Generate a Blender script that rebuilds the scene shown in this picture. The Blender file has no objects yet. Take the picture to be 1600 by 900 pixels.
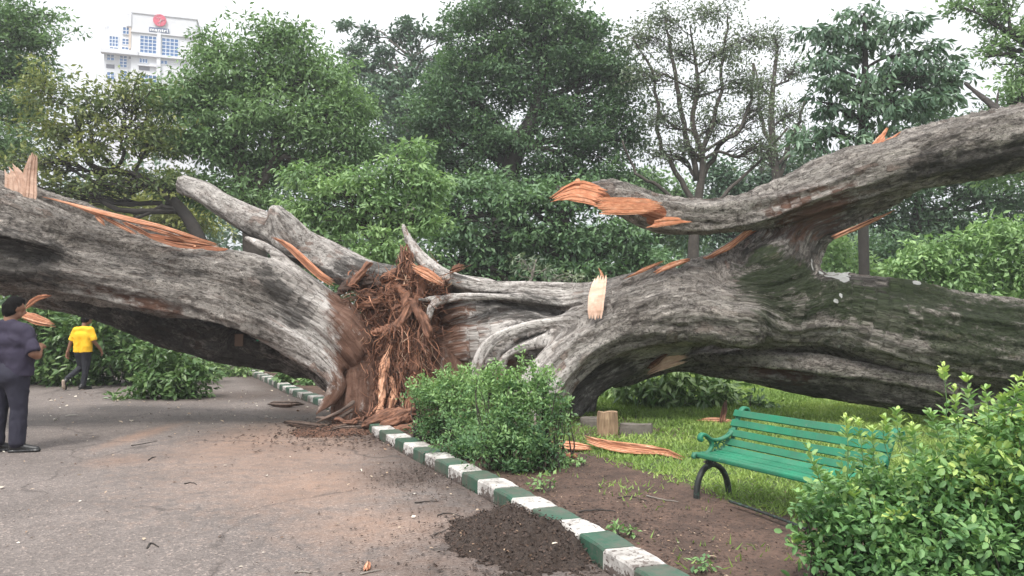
import bpy, math, random
import numpy as np
from mathutils import Vector, Matrix

random.seed(7)
rng = np.random.default_rng(7)
SC = bpy.context.scene
COL = SC.collection

# ------------------------------------------------------------------ camera
CAMZ, FPX, HOR = 1.6, 1155.0, 495.0
PITCH = math.atan((HOR - 450.0) / FPX)
cam_d = bpy.data.cameras.new('camera')
cam = bpy.data.objects.new('camera', cam_d)
COL.objects.link(cam)
cam.location = (0, 0, CAMZ)
cam.rotation_euler = (math.pi / 2 + PITCH, 0, 0)
cam_d.sensor_width = 36.0
cam_d.lens = 36.0 * FPX / 1600.0
cam_d.clip_start = 0.05
cam_d.clip_end = 3000
SC.camera = cam

# ------------------------------------------------------------------ world, sun, exposure
SUN_EL, SUN_AZ = math.radians(58), math.radians(200)      # azimuth clockwise from +Y (high, behind the camera)
world = bpy.data.worlds.new('World'); SC.world = world
world.use_nodes = True
wn, wl = world.node_tree.nodes, world.node_tree.links
wn.clear()
sky = wn.new('ShaderNodeTexSky'); sky.sky_type = 'NISHITA'; sky.sun_disc = False
sky.sun_elevation = SUN_EL; sky.sun_rotation = SUN_AZ
wtc = wn.new('ShaderNodeTexCoord'); wsep = wn.new('ShaderNodeSeparateXYZ')
wl.new(wtc.outputs['Generated'], wsep.inputs[0])
wramp = wn.new('ShaderNodeValToRGB')
wramp.color_ramp.elements[0].position = 0.0; wramp.color_ramp.elements[0].color = (.86, .88, .90, 1)
wramp.color_ramp.elements[1].position = 1.0; wramp.color_ramp.elements[1].color = (1.0, 1.0, 1.0, 1)
wl.new(wsep.outputs['Z'], wramp.inputs[0])
wnoise = wn.new('ShaderNodeTexNoise'); wnoise.inputs['Scale'].default_value = 2.2; wnoise.inputs['Detail'].default_value = 5
wl.new(wtc.outputs['Generated'], wnoise.inputs['Vector'])
wr2 = wn.new('ShaderNodeMapRange'); wr2.inputs['From Min'].default_value = .3; wr2.inputs['From Max'].default_value = .7
wr2.inputs['To Min'].default_value = 3.7; wr2.inputs['To Max'].default_value = 4.9
wl.new(wnoise.outputs['Fac'], wr2.inputs['Value'])
wz = wn.new('ShaderNodeMath'); wz.operation = 'MULTIPLY_ADD'; wz.inputs[1].default_value = 8.0
wl.new(wsep.outputs['Z'], wz.inputs[0]); wl.new(wr2.outputs[0], wz.inputs[2])
wmul = wn.new('ShaderNodeVectorMath'); wmul.operation = 'SCALE'
wl.new(wramp.outputs[0], wmul.inputs[0]); wl.new(wz.outputs[0], wmul.inputs['Scale'])
wmix = wn.new('ShaderNodeMix'); wmix.data_type = 'RGBA'; wmix.inputs['Factor'].default_value = 0.9
wl.new(sky.outputs[0], wmix.inputs[6]); wl.new(wmul.outputs[0], wmix.inputs[7])
wbg = wn.new('ShaderNodeBackground'); wbg.inputs['Strength'].default_value = 0.1
wout = wn.new('ShaderNodeOutputWorld')
wl.new(wmix.outputs[2], wbg.inputs['Color']); wl.new(wbg.outputs[0], wout.inputs['Surface'])

sun_d = bpy.data.lights.new('sun', 'SUN'); sun_d.energy = 2.0; sun_d.angle = math.radians(16); sun_d.color = (1, .965, .91)
sun = bpy.data.objects.new('sun', sun_d); COL.objects.link(sun)
sd = Vector((math.sin(SUN_AZ) * math.cos(SUN_EL), math.cos(SUN_AZ) * math.cos(SUN_EL), math.sin(SUN_EL)))
sun.rotation_euler = sd.to_track_quat('Z', 'Y').to_euler()
sun.location = (0, -20, 40)

SC.view_settings.view_transform = 'Standard'; SC.view_settings.look = 'None'
SC.view_settings.exposure = 1.12; SC.view_settings.gamma = 1.0
SC.view_settings.use_curve_mapping = False
SC.cycles.max_bounces = 6; SC.cycles.transparent_max_bounces = 4
SC.cycles.diffuse_bounces = 3; SC.cycles.transmission_bounces = 3; SC.cycles.glossy_bounces = 2
SC.cycles.use_denoising = True

# ------------------------------------------------------------------ geometry helpers
cp, sp = math.cos(PITCH), math.sin(PITCH)


def ray(px, py):
    a, b = (px - 800.0) / FPX, (450.0 - py) / FPX
    return np.array([a, cp - b * sp, sp + b * cp])


def P(px, py, d):
    """world point seen at photo pixel (px,py) standing d metres ahead"""
    r = ray(px, py)
    return r * (d / r[1]) + np.array([0, 0, CAMZ])


def G(px, py, z=0.0):
    r = ray(px, py)
    return r * ((z - CAMZ) / r[2]) + np.array([0, 0, CAMZ])


def hashf(ix, iy, iz, seed):
    h = (ix.astype(np.int64) * 374761393 + iy.astype(np.int64) * 668265263 + iz.astype(np.int64) * 2147483647 + seed * 974634777) & 0xffffffff
    h = ((h ^ (h >> 13)) * 1274126177) & 0xffffffff
    h = ((h ^ (h >> 16)) * 2246822519) & 0xffffffff
    h = h ^ (h >> 15)
    return (h & 0xffffff) / float(0xffffff)


def vnoise(p, seed=0):
    p = np.asarray(p, float)
    f = np.floor(p); t = p - f; t = t * t * (3 - 2 * t); f = f.astype(np.int64)
    out = 0
    for dx in (0, 1):
        wx = t[:, 0] if dx else 1 - t[:, 0]
        for dy in (0, 1):
            wy = t[:, 1] if dy else 1 - t[:, 1]
            for dz in (0, 1):
                wz_ = t[:, 2] if dz else 1 - t[:, 2]
                out = out + wx * wy * wz_ * hashf(f[:, 0] + dx, f[:, 1] + dy, f[:, 2] + dz, seed)
    return out


def fbm(p, seed=0, octv=4, gain=.5):
    p = np.asarray(p, float); a, s, tot = 1.0, 0, 0
    for o in range(octv):
        s = s + a * vnoise(p * (2.03 ** o) + o * 17.3, seed + o); tot += a; a *= gain
    return s / tot


def worley(p, seed=0):
    """F1 distance and F2-F1 edge distance, random per cell"""
    p = np.asarray(p, float); f = np.floor(p).astype(np.int64)
    f1 = np.full(len(p), 9.0); f2 = np.full(len(p), 9.0); cid = np.zeros(len(p))
    for dx in (-1, 0, 1):
        for dy in (-1, 0, 1):
            for dz in (-1, 0, 1):
                c = f + np.array([dx, dy, dz])
                q = np.stack([c[:, 0] + hashf(c[:, 0], c[:, 1], c[:, 2], seed), c[:, 1] + hashf(c[:, 0], c[:, 1], c[:, 2], seed + 1),
                              c[:, 2] + hashf(c[:, 0], c[:, 1], c[:, 2], seed + 2)], 1)
                d = np.linalg.norm(q - p, axis=1)
                m = d < f1
                f2 = np.where(m, f1, np.minimum(f2, d)); cid = np.where(m, hashf(c[:, 0], c[:, 1], c[:, 2], seed + 3), cid)
                f1 = np.where(m, d, f1)
    return f1, f2 - f1, cid


def mesh_np(name, V, F, mat=None, smooth=False, attrs=None):
    """V (n,3); F (m,k) int array of equal-size faces, or a list of such arrays"""
    me = bpy.data.meshes.new(name)
    Fs = F if isinstance(F, list) else [F]
    Fs = [np.asarray(f, np.int32) for f in Fs if len(f)]
    V = np.asarray(V, np.float32)
    me.vertices.add(len(V)); me.vertices.foreach_set('co', V.ravel())
    loops = np.concatenate([f.ravel() for f in Fs]); sizes = np.concatenate([np.full(len(f), f.shape[1], np.int32) for f in Fs])
    me.loops.add(len(loops)); me.loops.foreach_set('vertex_index', loops)
    me.polygons.add(len(sizes))
    starts = np.concatenate([[0], np.cumsum(sizes)[:-1]]).astype(np.int32)
    me.polygons.foreach_set('loop_start', starts)
    me.polygons.foreach_set('use_smooth', np.full(len(sizes), smooth, bool))
    me.update(calc_edges=True)
    for k, a in (attrs or {}).items():
        a = np.asarray(a, np.float32)
        if a.ndim == 1:
            at = me.attributes.new(k, 'FLOAT', 'POINT'); at.data.foreach_set('value', a)
        else:
            at = me.attributes.new(k, 'FLOAT_VECTOR', 'POINT'); at.data.foreach_set('vector', a.ravel())
    if mat: me.materials.append(mat)
    return me


def link(name, me, parent=None, loc=None):
    o = bpy.data.objects.new(name, me)
    COL.objects.link(o)
    if loc is not None: o.location = loc
    if parent is not None:
        o.parent = parent
        o.matrix_parent_inverse = Matrix.Translation(-parent.location) if parent.type == 'EMPTY' and parent.rotation_euler.z == 0 else Matrix.Identity(4)
    return o


def part(name, V, F, mat, parent=None, smooth=False, attrs=None, kind=None):
    o = link(name, mesh_np(name, V, F, mat, smooth, attrs), parent)
    if kind: o['kind'] = kind
    return o


def tag(o, label=None, cat=None, group=None, kind=None):
    if label: o['label'] = label
    if cat: o['category'] = cat
    if group: o['group'] = group
    if kind: o['kind'] = kind
    return o


def thing(name, label, cat, loc, group=None):
    o = bpy.data.objects.new(name, None); COL.objects.link(o)
    o.location = tuple(loc); o.empty_display_size = .2
    return tag(o, label, cat, group)


class MB:
    """collects primitives in world space, links them as one mesh"""
    def __init__(s): s.V = []; s.F = {}; s.n = 0; s.A = []
    def add(s, V, F, tone=None):
        V = np.asarray(V, float)
        for f in F if isinstance(F, list) and len(F) and isinstance(F[0], np.ndarray) else [np.asarray(F)]:
            s.F.setdefault(f.shape[1], []).append(f + s.n)
        s.V.append(V); s.n += len(V); s.A.append(np.full(len(V), .5 if tone is None else tone)); return s
    def box(s, c, size, R=None, tone=None):
        q = np.array([[x, y, z] for x in (-.5, .5) for y in (-.5, .5) for z in (-.5, .5)]) * np.array(size)
        if R is not None: q = q @ np.asarray(R).T
        return s.add(q + np.array(c), np.array([[0, 1, 3, 2], [4, 6, 7, 5], [0, 4, 5, 1], [2, 3, 7, 6], [0, 2, 6, 4], [1, 5, 7, 3]]), tone)
    def tube(s, pts, rad, sides=6, cap=True, tone=None, flat=None):
        pts = np.asarray(pts, float); n = len(pts); rad = np.broadcast_to(np.asarray(rad, float), (n,))
        T = np.gradient(pts, axis=0); T /= np.linalg.norm(T, axis=1)[:, None] + 1e-9
        up = np.array([0, 0, 1.0]) if abs(T[:, 2]).mean() < .8 else np.array([1.0, .2, 0])
        A = np.cross(T, up); A /= np.linalg.norm(A, axis=1)[:, None] + 1e-9
        B = np.cross(A, T)
        th = np.arange(sides) * 2 * math.pi / sides
        fl = 1.0 if flat is None else flat
        V = pts[:, None, :] + rad[:, None, None] * (np.cos(th)[None, :, None] * A[:, None, :] + fl * np.sin(th)[None, :, None] * B[:, None, :])
        i = np.arange(n - 1)[:, None] * sides; j = np.arange(sides)[None, :]; j2 = (j + 1) % sides
        F = np.stack([i + j, i + j2, i + sides + j2, i + sides + j], -1).reshape(-1, 4)
        s.add(V.reshape(-1, 3), F, tone)
        if cap:
            base = s.n - n * sides
            s.F.setdefault(sides, []).append(np.array([list(range(base, base + sides))[::-1], list(range(s.n - sides, s.n))]))
        return s
    def build(s, name, mat, parent=None, smooth=False, kind=None):
        V = np.concatenate(s.V); F = [np.concatenate(f) for f in s.F.values()]
        return part(name, V, F, mat, parent, smooth, {'tone': np.concatenate(s.A)}, kind)


def catmull(pts, n=8):
    pts = np.asarray(pts, float)
    if len(pts) < 3:
        t = np.linspace(0, 1, n + 1)[:, None]
        return pts[0] * (1 - t) + pts[-1] * t
    Q = np.vstack([2 * pts[0] - pts[1], pts, 2 * pts[-1] - pts[-2]])
    out = []
    for i in range(1, len(Q) - 2):
        p0, p1, p2, p3 = Q[i - 1], Q[i], Q[i + 1], Q[i + 2]
        for t in np.linspace(0, 1, n, endpoint=False):
            out.append(.5 * ((2 * p1) + (-p0 + p2) * t + (2 * p0 - 5 * p1 + 4 * p2 - p3) * t * t + (-p0 + 3 * p1 - 3 * p2 + p3) * t ** 3))
    out.append(Q[-2])
    return np.array(out)


# ---- distance-field modelling: strokes (round cones) melted together, meshed with surface nets
def px_stroke(pts, n=5):
    """pts (px,py,depth,radius_px) -> sampled world (x,y,z,r)"""
    w = np.array([list(P(p[0], p[1], p[2])) + [p[3] * p[2] / FPX] for p in pts])
    return catmull(w, n)


def seg_dist(X, Y, Z, a, b):
    pa = (X - a[0], Y - a[1], Z - a[2]); ba = b[:3] - a[:3]; L = float(ba @ ba) + 1e-12
    t = np.clip((pa[0] * ba[0] + pa[1] * ba[1] + pa[2] * ba[2]) / L, 0, 1)
    return np.sqrt((pa[0] - t * ba[0]) ** 2 + (pa[1] - t * ba[1]) ** 2 + (pa[2] - t * ba[2]) ** 2) - (a[3] + t * (b[3] - a[3]))


def smin(a, b, k):
    h = np.clip(.5 + .5 * (b - a) / k, 0, 1)
    return b * (1 - h) + a * h - k * h * (1 - h)


def sdf_mesh(strokes, h, k=.1, clip=None):
    """strokes: list of (samples(n,4), k or None, op '+','-', cut or None); returns V, F"""
    lo = np.min([(s[0][:, :3] - s[0][:, 3:4]).min(0) for s in strokes if s[2] == '+'], 0) - 3 * h
    hi = np.max([(s[0][:, :3] + s[0][:, 3:4]).max(0) for s in strokes if s[2] == '+'], 0) + 3 * h
    if clip is not None: lo = np.maximum(lo, clip[0]); hi = np.minimum(hi, clip[1])
    n = np.ceil((hi - lo) / h).astype(int) + 1
    ax = [lo[i] + h * np.arange(n[i]) for i in range(3)]
    F = np.full(n, 1.0, np.float32)
    for s in strokes:
        S, kk, op, cut = s; kk = kk or k
        m = kk + 2 * h
        D = None
        l = np.maximum(((S[:, :3] - S[:, 3:4]).min(0) - m - lo) // h, 0).astype(int)
        u = np.minimum(np.ceil(((S[:, :3] + S[:, 3:4]).max(0) + m - lo) / h).astype(int) + 1, n)
        if np.any(u <= l): continue
        sh = tuple(u - l); D = np.full(sh, 1.0, np.float32)
        for a, b in zip(S[:-1], S[1:]):
            q = np.stack([a, b])
            l2 = np.maximum(((q[:, :3] - q[:, 3:4]).min(0) - m - lo) // h, 0).astype(int)
            u2 = np.minimum(np.ceil(((q[:, :3] + q[:, 3:4]).max(0) + m - lo) / h).astype(int) + 1, n)
            if np.any(u2 <= l2): continue
            X = ax[0][l2[0]:u2[0]][:, None, None]; Y = ax[1][l2[1]:u2[1]][None, :, None]; Z = ax[2][l2[2]:u2[2]][None, None, :]
            d = seg_dist(X, Y, Z, a, b)
            sl = tuple(slice(l2[i] - l[i], u2[i] - l[i]) for i in range(3))
            D[sl] = np.minimum(D[sl], d)
        if cut is not None:      # list of (point, normal): keep the side the normal points away from
            X = ax[0][l[0]:u[0]][:, None, None]; Y = ax[1][l[1]:u[1]][None, :, None]; Z = ax[2][l[2]:u[2]][None, None, :]
            for c, nn in cut:
                D = np.maximum(D, (X - c[0]) * nn[0] + (Y - c[1]) * nn[1] + (Z - c[2]) * nn[2])
        sl = tuple(slice(l[i], u[i]) for i in range(3))
        F[sl] = smin(F[sl], D, kk) if op == '+' else -smin(-F[sl], D, kk)
    # surface nets
    Sg = F < 0
    cnt = sum(Sg[i:n[0] - 1 + i, j:n[1] - 1 + j, kx:n[2] - 1 + kx].astype(np.int8) for i in (0, 1) for j in (0, 1) for kx in (0, 1))
    I, J, K = np.nonzero((cnt > 0) & (cnt < 8))
    idx = np.full(cnt.shape, -1, np.int32); idx[I, J, K] = np.arange(len(I))
    acc = np.zeros((len(I), 3)); num = np.zeros(len(I))
    cs = [(i, j, kx) for i in (0, 1) for j in (0, 1) for kx in (0, 1)]
    for a in cs:
        for ax_ in range(3):
            if a[ax_]: continue
            b = list(a); b[ax_] = 1
            fa = F[I + a[0], J + a[1], K + a[2]]; fb = F[I + b[0], J + b[1], K + b[2]]
            m = (fa < 0) != (fb < 0)
            t = np.where(m, fa / (fa - fb + 1e-12), 0)
            p = np.stack([np.full(len(I), float(v)) for v in a], 1); p[:, ax_] = t
            acc[m] += p[m]; num[m] += 1
    V = (np.stack([I, J, K], 1) + acc / num[:, None]) * h + lo
    Q = []
    for ax_ in range(3):
        o1, o2 = [(1, 2), (2, 0), (0, 1)][ax_]
        a = Sg; b = np.roll(Sg, -1, ax_)
        e = (a != b)
        slc = [slice(1, -1)] * 3; slc[ax_] = slice(0, -1)
        mask = np.zeros_like(e); mask[tuple(slc)] = e[tuple(slc)]
        i, j, kx = np.nonzero(mask); c = np.stack([i, j, kx], 1)
        d1 = np.zeros(3, int); d1[o1] = 1; d2 = np.zeros(3, int); d2[o2] = 1
        def ix(c): return idx[c[:, 0], c[:, 1], c[:, 2]]
        q = np.stack([ix(c - d1 - d2), ix(c - d2), ix(c), ix(c - d1)], 1)
        flip = ~Sg[i, j, kx]
        q[flip] = q[flip][:, ::-1]
        Q.append(q[(q >= 0).all(1)])
    return V, np.concatenate(Q)


def vnormals(V, F):
    a = V[F[:, 2]] - V[F[:, 0]]; b = V[F[:, 3]] - V[F[:, 1]]
    fn = np.cross(a, b); N = np.zeros_like(V)
    for i in range(4):
        for c in range(3): N[:, c] += np.bincount(F[:, i], fn[:, c], len(V))
    return N / (np.linalg.norm(N, axis=1)[:, None] + 1e-12)


def relax(V, F, it=2, lam=.5):
    for _ in range(it):
        S = np.zeros_like(V); c = np.zeros(len(V))
        for i in range(4):
            for o in (1, 3):
                j = (i + o) % 4
                for d in range(3): S[:, d] += np.bincount(F[:, i], V[F[:, j], d], len(V))
                c += np.bincount(F[:, i], minlength=len(V))
        V = V + lam * (S / np.maximum(c, 1)[:, None] - V)
    return V


def dist_to(V, S):
    """distance of vertices to a sampled stroke minus its radius"""
    out = np.full(len(V), 1e9)
    for a, b in zip(S[:-1], S[1:]):
        out = np.minimum(out, seg_dist(V[:, 0], V[:, 1], V[:, 2], a, b))
    return out


def soft(d, w):   # 1 inside, fading to 0 over w metres
    return np.clip(1 - d / w, 0, 1)


# ------------------------------------------------------------------ materials
def new_mat(name):
    m = bpy.data.materials.new(name); m.use_nodes = True
    nt = m.node_tree; b = nt.nodes['Principled BSDF']
    return m, nt, b


def N(nt, t, **kw):
    n = nt.nodes.new(t)
    for k, v in kw.items():
        if k.startswith('i_'):
            key = k[2:].replace('_', ' ')
            n.inputs[key if key in n.inputs else key.title()].default_value = v
        else: setattr(n, k, v)
    return n


def ramp(nt, src, stops, interp='LINEAR'):
    r = nt.nodes.new('ShaderNodeValToRGB'); r.color_ramp.interpolation = interp
    e = r.color_ramp.elements
    while len(e) < len(stops): e.new(.5)
    for el, (p, c) in zip(e, stops):
        el.position = p; el.color = (c if len(c) == 4 else tuple(c) + (1,)) if not isinstance(c, float) else (c, c, c, 1)
    nt.links.new(src, r.inputs[0]); return r.outputs[0]


def mixc(nt, fac, a, b, mode='MIX'):
    m = nt.nodes.new('ShaderNodeMix'); m.data_type = 'RGBA'; m.blend_type = mode
    for sock, v in ((m.inputs[0], fac), (m.inputs[6], a), (m.inputs[7], b)):
        if isinstance(v, (int, float)): sock.default_value = v
        elif isinstance(v, tuple): sock.default_value = v if len(v) == 4 else v + (1,)
        else: nt.links.new(v, sock)
    return m.outputs[2]


def math_(nt, op, a, b=None, clamp=False):
    m = nt.nodes.new('ShaderNodeMath'); m.operation = op; m.use_clamp = clamp
    for s, v in ((m.inputs[0], a), (m.inputs[1], b)):
        if v is None: continue
        if isinstance(v, (int, float)): s.default_value = v
        else: nt.links.new(v, s)
    return m.outputs[0]


def noise(nt, vec, scale, detail=4, rough=.55, dist=0.0):
    n = nt.nodes.new('ShaderNodeTexNoise'); n.inputs['Scale'].default_value = scale; n.inputs['Detail'].default_value = detail
    n.inputs['Roughness'].default_value = rough; n.inputs['Distortion'].default_value = dist
    if vec is not None: nt.links.new(vec, n.inputs['Vector'])
    return n.outputs['Fac']


def scaled(nt, vec, s, rot=(0, 0, 0)):
    m = nt.nodes.new('ShaderNodeMapping'); m.inputs['Scale'].default_value = s; m.inputs['Rotation'].default_value = rot
    nt.links.new(vec, m.inputs['Vector']); return m.outputs[0]


def bump(nt, b, h, strength=.5, dist=.02):
    n = nt.nodes.new('ShaderNodeBump'); n.inputs['Strength'].default_value = strength; n.inputs['Distance'].default_value = dist
    nt.links.new(h, n.inputs['Height']); nt.links.new(n.outputs[0], b.inputs['Normal']); return n


def attr(nt, name, out='Fac'):
    a = nt.nodes.new('ShaderNodeAttribute'); a.attribute_name = name; return a.outputs[out]


def objco(nt): return nt.nodes.new('ShaderNodeTexCoord').outputs['Object']


def mat_bark():
    m, nt, b = new_mat('old_bark')
    g = attr(nt, 'grain', 'Vector')
    warp = nt.nodes.new('ShaderNodeTexNoise'); warp.inputs['Scale'].default_value = 5; warp.inputs['Detail'].default_value = 3
    nt.links.new(g, warp.inputs['Vector'])
    va = nt.nodes.new('ShaderNodeVectorMath'); va.operation = 'MULTIPLY_ADD'
    nt.links.new(warp.outputs['Color'], va.inputs[0]); va.inputs[1].default_value = (.22, .14, .14); nt.links.new(g, va.inputs[2])
    st = scaled(nt, va.outputs[0], (.42, 1, 1))
    vo = nt.nodes.new('ShaderNodeTexVoronoi'); vo.feature = 'DISTANCE_TO_EDGE'; vo.inputs['Scale'].default_value = 11
    nt.links.new(st, vo.inputs['Vector'])
    flaky = attr(nt, 'flaky')
    # terraces of a ragged noise: overlapping flakes that end in dark jagged edges
    tn_ = noise(nt, scaled(nt, va.outputs[0], (.5, 1, 1)), 4.6, 9, .68, .3)
    tm_ = math_(nt, 'MULTIPLY', tn_, 19.0); tfr = math_(nt, 'FRACT', tm_); tid = math_(nt, 'FLOOR', tm_)
    wn_ = nt.nodes.new('ShaderNodeTexWhiteNoise'); wn_.noise_dimensions = '1D'; nt.links.new(tid, wn_.inputs['W'])
    vc = nt.nodes.new('ShaderNodeTexVoronoi'); vc.feature = 'F1'; vc.inputs['Scale'].default_value = 11
    nt.links.new(st, vc.inputs['Vector'])
    fine = noise(nt, scaled(nt, g, (.5, 1, 1)), 38, 6, .65)
    med = math_(nt, 'ADD', math_(nt, 'MULTIPLY', noise(nt, scaled(nt, g, (.66, 1, 1)), 14, 8, .75), .65), math_(nt, 'MULTIPLY', noise(nt, scaled(nt, g, (.25, 1, 1)), 4, 4, .6), .35))
    big = noise(nt, scaled(nt, g, (.5, 1, 1)), 1.1, 4, .6)
    streak = noise(nt, scaled(nt, g, (.12, 1, 1)), 16, 4, .6)
    pale = ramp(nt, med, [(.32, (.06, .053, .049)), (.40, (.21, .188, .172)), (.47, (.40, .37, .345)), (.57, (.60, .565, .535))])
    sep = nt.nodes.new('ShaderNodeSeparateColor'); nt.links.new(vc.outputs['Color'], sep.inputs[0])
    tint = ramp(nt, sep.outputs[0], [(0, (.72, .70, .68)), (.5, (1, .98, .96)), (1, (1.16, 1.13, 1.1))])
    c = mixc(nt, flaky, pale, mixc(nt, 1.0, pale, tint, 'MULTIPLY'))
    c = mixc(nt, math_(nt, 'MULTIPLY', flaky, .8), c, mixc(nt, 1.0, c, ramp(nt, wn_.outputs['Value'], [(0, (.5, .48, .46)), (.5, (1, .99, .97)), (1, (1.32, 1.3, 1.27))]), 'MULTIPLY'))
    rag0 = noise(nt, g, 2.3, 4, .6)
    # rusty patches where a flake came off
    rp = math_(nt, 'MULTIPLY', ramp(nt, sep.outputs[1], [(.80, 0.0), (.86, 1.0)]), ramp(nt, big, [(.45, 0.0), (.62, .5)]))
    c = mixc(nt, rp, c, (.22, .115, .075))
    c = mixc(nt, math_(nt, 'MULTIPLY', ramp(nt, streak, [(.38, .7), (.46, 0.0)]), math_(nt, 'SUBTRACT', 1.0, math_(nt, 'MULTIPLY', flaky, .55))), c, (.075, .065, .058))
    c = mixc(nt, ramp(nt, fine, [(.36, .8), (.46, 0.0)]), c, (.06, .052, .046))
    crack = ramp(nt, vo.outputs['Distance'], [(0.0, 1.0), (.05, .7), (.12, 0.0)])
    crk = math_(nt, 'MULTIPLY', math_(nt, 'MULTIPLY', crack, ramp(nt, med, [(.38, .7), (.58, .0)])), flaky)
    ted = math_(nt, 'MULTIPLY', math_(nt, 'MULTIPLY', ramp(nt, tfr, [(0.0, 1.0), (.14, .8), (.26, 0.0)]), ramp(nt, rag0, [(.40, 1.0), (.66, .35)])), math_(nt, 'ADD', math_(nt, 'MULTIPLY', flaky, .72), .12))
    c = mixc(nt, ted, c, (.045, .038, .033))
    c = mixc(nt, crk, c, (.035, .029, .025))
    # dirt, moss, black stains with painted hollow shade, droppings, fresh wood: painted masks with ragged edges
    rag = math_(nt, 'ADD', math_(nt, 'MULTIPLY', noise(nt, scaled(nt, g, (.5, 1, 1)), 11, 7, .72), .6), math_(nt, 'MULTIPLY', noise(nt, scaled(nt, g, (.5, 1, 1)), 3, 4, .6), .4))
    def masked(name, soft_=.45, off=.5):
        v = math_(nt, 'ADD', math_(nt, 'MULTIPLY', attr(nt, name), .92 if name in ('soot_shade', 'moss') else 1.0), math_(nt, 'MULTIPLY', math_(nt, 'SUBTRACT', rag, off), 3.4 if name in ('soot_shade', 'moss') else 3.0 if soft_ > .2 else 1.0))
        return ramp(nt, v, [(.45, 0.0), (.45 + soft_, 1.0)])
    c = mixc(nt, math_(nt, 'MULTIPLY', masked('soot_shade'), .78), c, (.028, .026, .024))
    moss = ramp(nt, fine, [(.3, (.012, .022, .006)), (.7, (.05, .09, .02))])
    c = mixc(nt, math_(nt, 'MULTIPLY', masked('moss', .3), .72), c, moss)
    dirt = ramp(nt, mixc(nt, .5, med, streak), [(.32, (.045, .024, .018)), (.5, (.14, .075, .052)), (.66, (.25, .155, .12))])
    c = mixc(nt, masked('dirt', .35), c, dirt)
    c = mixc(nt, masked('white', .1), c, (.72, .72, .70))
    wst = noise(nt, scaled(nt, g, (.06, 1, 1)), 30, 4, .6)
    wood = ramp(nt, wst, [(.3, (.32, .10, .05)), (.5, (.56, .22, .115)), (.72, (.66, .36, .23))])
    wm = masked('wood', .06)
    c = mixc(nt, wm, c, wood)
    nt.links.new(c, b.inputs['Base Color'])
    b.inputs['Roughness'].default_value = .85; b.inputs['Specular IOR Level'].default_value = .25
    hgt = math_(nt, 'ADD', math_(nt, 'MULTIPLY', math_(nt, 'ADD', math_(nt, 'MULTIPLY', ramp(nt, vo.outputs['Distance'], [(0, 0.0), (.14, 1.0)]), .15), math_(nt, 'MULTIPLY', tfr, .75)), flaky),
                math_(nt, 'ADD', math_(nt, 'MULTIPLY', fine, .5), math_(nt, 'MULTIPLY', med, 1.1)))
    hgt = math_(nt, 'ADD', hgt, math_(nt, 'MULTIPLY', streak, .8))
    bump(nt, b, hgt, 1.0, .045)
    return m


def mat_wood(name, lo, mid, hi, scale=1.0, strips=True):
    m, nt, b = new_mat(name)
    g = attr(nt, 'grain', 'Vector')
    s = noise(nt, scaled(nt, g, (.07, 1, 1)), 42 * scale, 5, .65)
    f = noise(nt, g, 5, 4)
    c = ramp(nt, s, [(.28, lo), (.5, mid), (.74, hi)])
    c = mixc(nt, ramp(nt, f, [(.35, .5), (.55, 0.0)]), c, lo)
    sx = nt.nodes.new('ShaderNodeSeparateXYZ'); nt.links.new(g, sx.inputs[0])
    w1 = nt.nodes.new('ShaderNodeTexWhiteNoise'); w1.noise_dimensions = '1D'; nt.links.new(math_(nt, 'FLOOR', math_(nt, 'MULTIPLY', sx.outputs[2], 2.9)), w1.inputs['W'])
    if strips: c = mixc(nt, 1.0, c, ramp(nt, w1.outputs[0], [(0, (.42, .36, .33)), (.25, (.8, .76, .74)), (.6, (1, 1, 1)), (1, (1.22, 1.5, 1.7))]), 'MULTIPLY')
    nt.links.new(c, b.inputs['Base Color']); b.inputs['Roughness'].default_value = .8
    bump(nt, b, s, 1.0, .02); return m


def mat_leaf(name, stops, trans=.3, rough=.5, nscale=.35):
    m, nt, b = new_mat(name)
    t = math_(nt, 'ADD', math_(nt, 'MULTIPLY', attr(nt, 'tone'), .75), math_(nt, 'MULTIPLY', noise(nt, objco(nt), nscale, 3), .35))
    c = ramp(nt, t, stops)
    nt.links.new(c, b.inputs['Base Color']); b.inputs['Roughness'].default_value = rough; b.inputs['Specular IOR Level'].default_value = .45
    tr = nt.nodes.new('ShaderNodeBsdfTranslucent')
    nt.links.new(mixc(nt, .6, c, (.9, 1.0, .35), 'MULTIPLY'), tr.inputs['Color'])
    mx = nt.nodes.new('ShaderNodeMixShader'); mx.inputs[0].default_value = trans
    nt.links.new(b.outputs[0], mx.inputs[1]); nt.links.new(tr.outputs[0], mx.inputs[2])
    nt.links.new(mx.outputs[0], nt.nodes['Material Output'].inputs['Surface'])
    return m


def mat_simple(name, col, rough=.7, bumpscale=None, bs=.3, var=.15, metallic=0.0, vscale=6):
    m, nt, b = new_mat(name)
    n = noise(nt, objco(nt), vscale, 5)
    c = mixc(nt, ramp(nt, n, [(.3, 1.0), (.7, 0.0)]), tuple(col), tuple(v * (1 - var) for v in col))
    nt.links.new(c, b.inputs['Base Color']); b.inputs['Roughness'].default_value = rough; b.inputs['Metallic'].default_value = metallic
    if bumpscale: bump(nt, b, noise(nt, objco(nt), bumpscale, 4), bs, .01)
    return m


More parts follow.
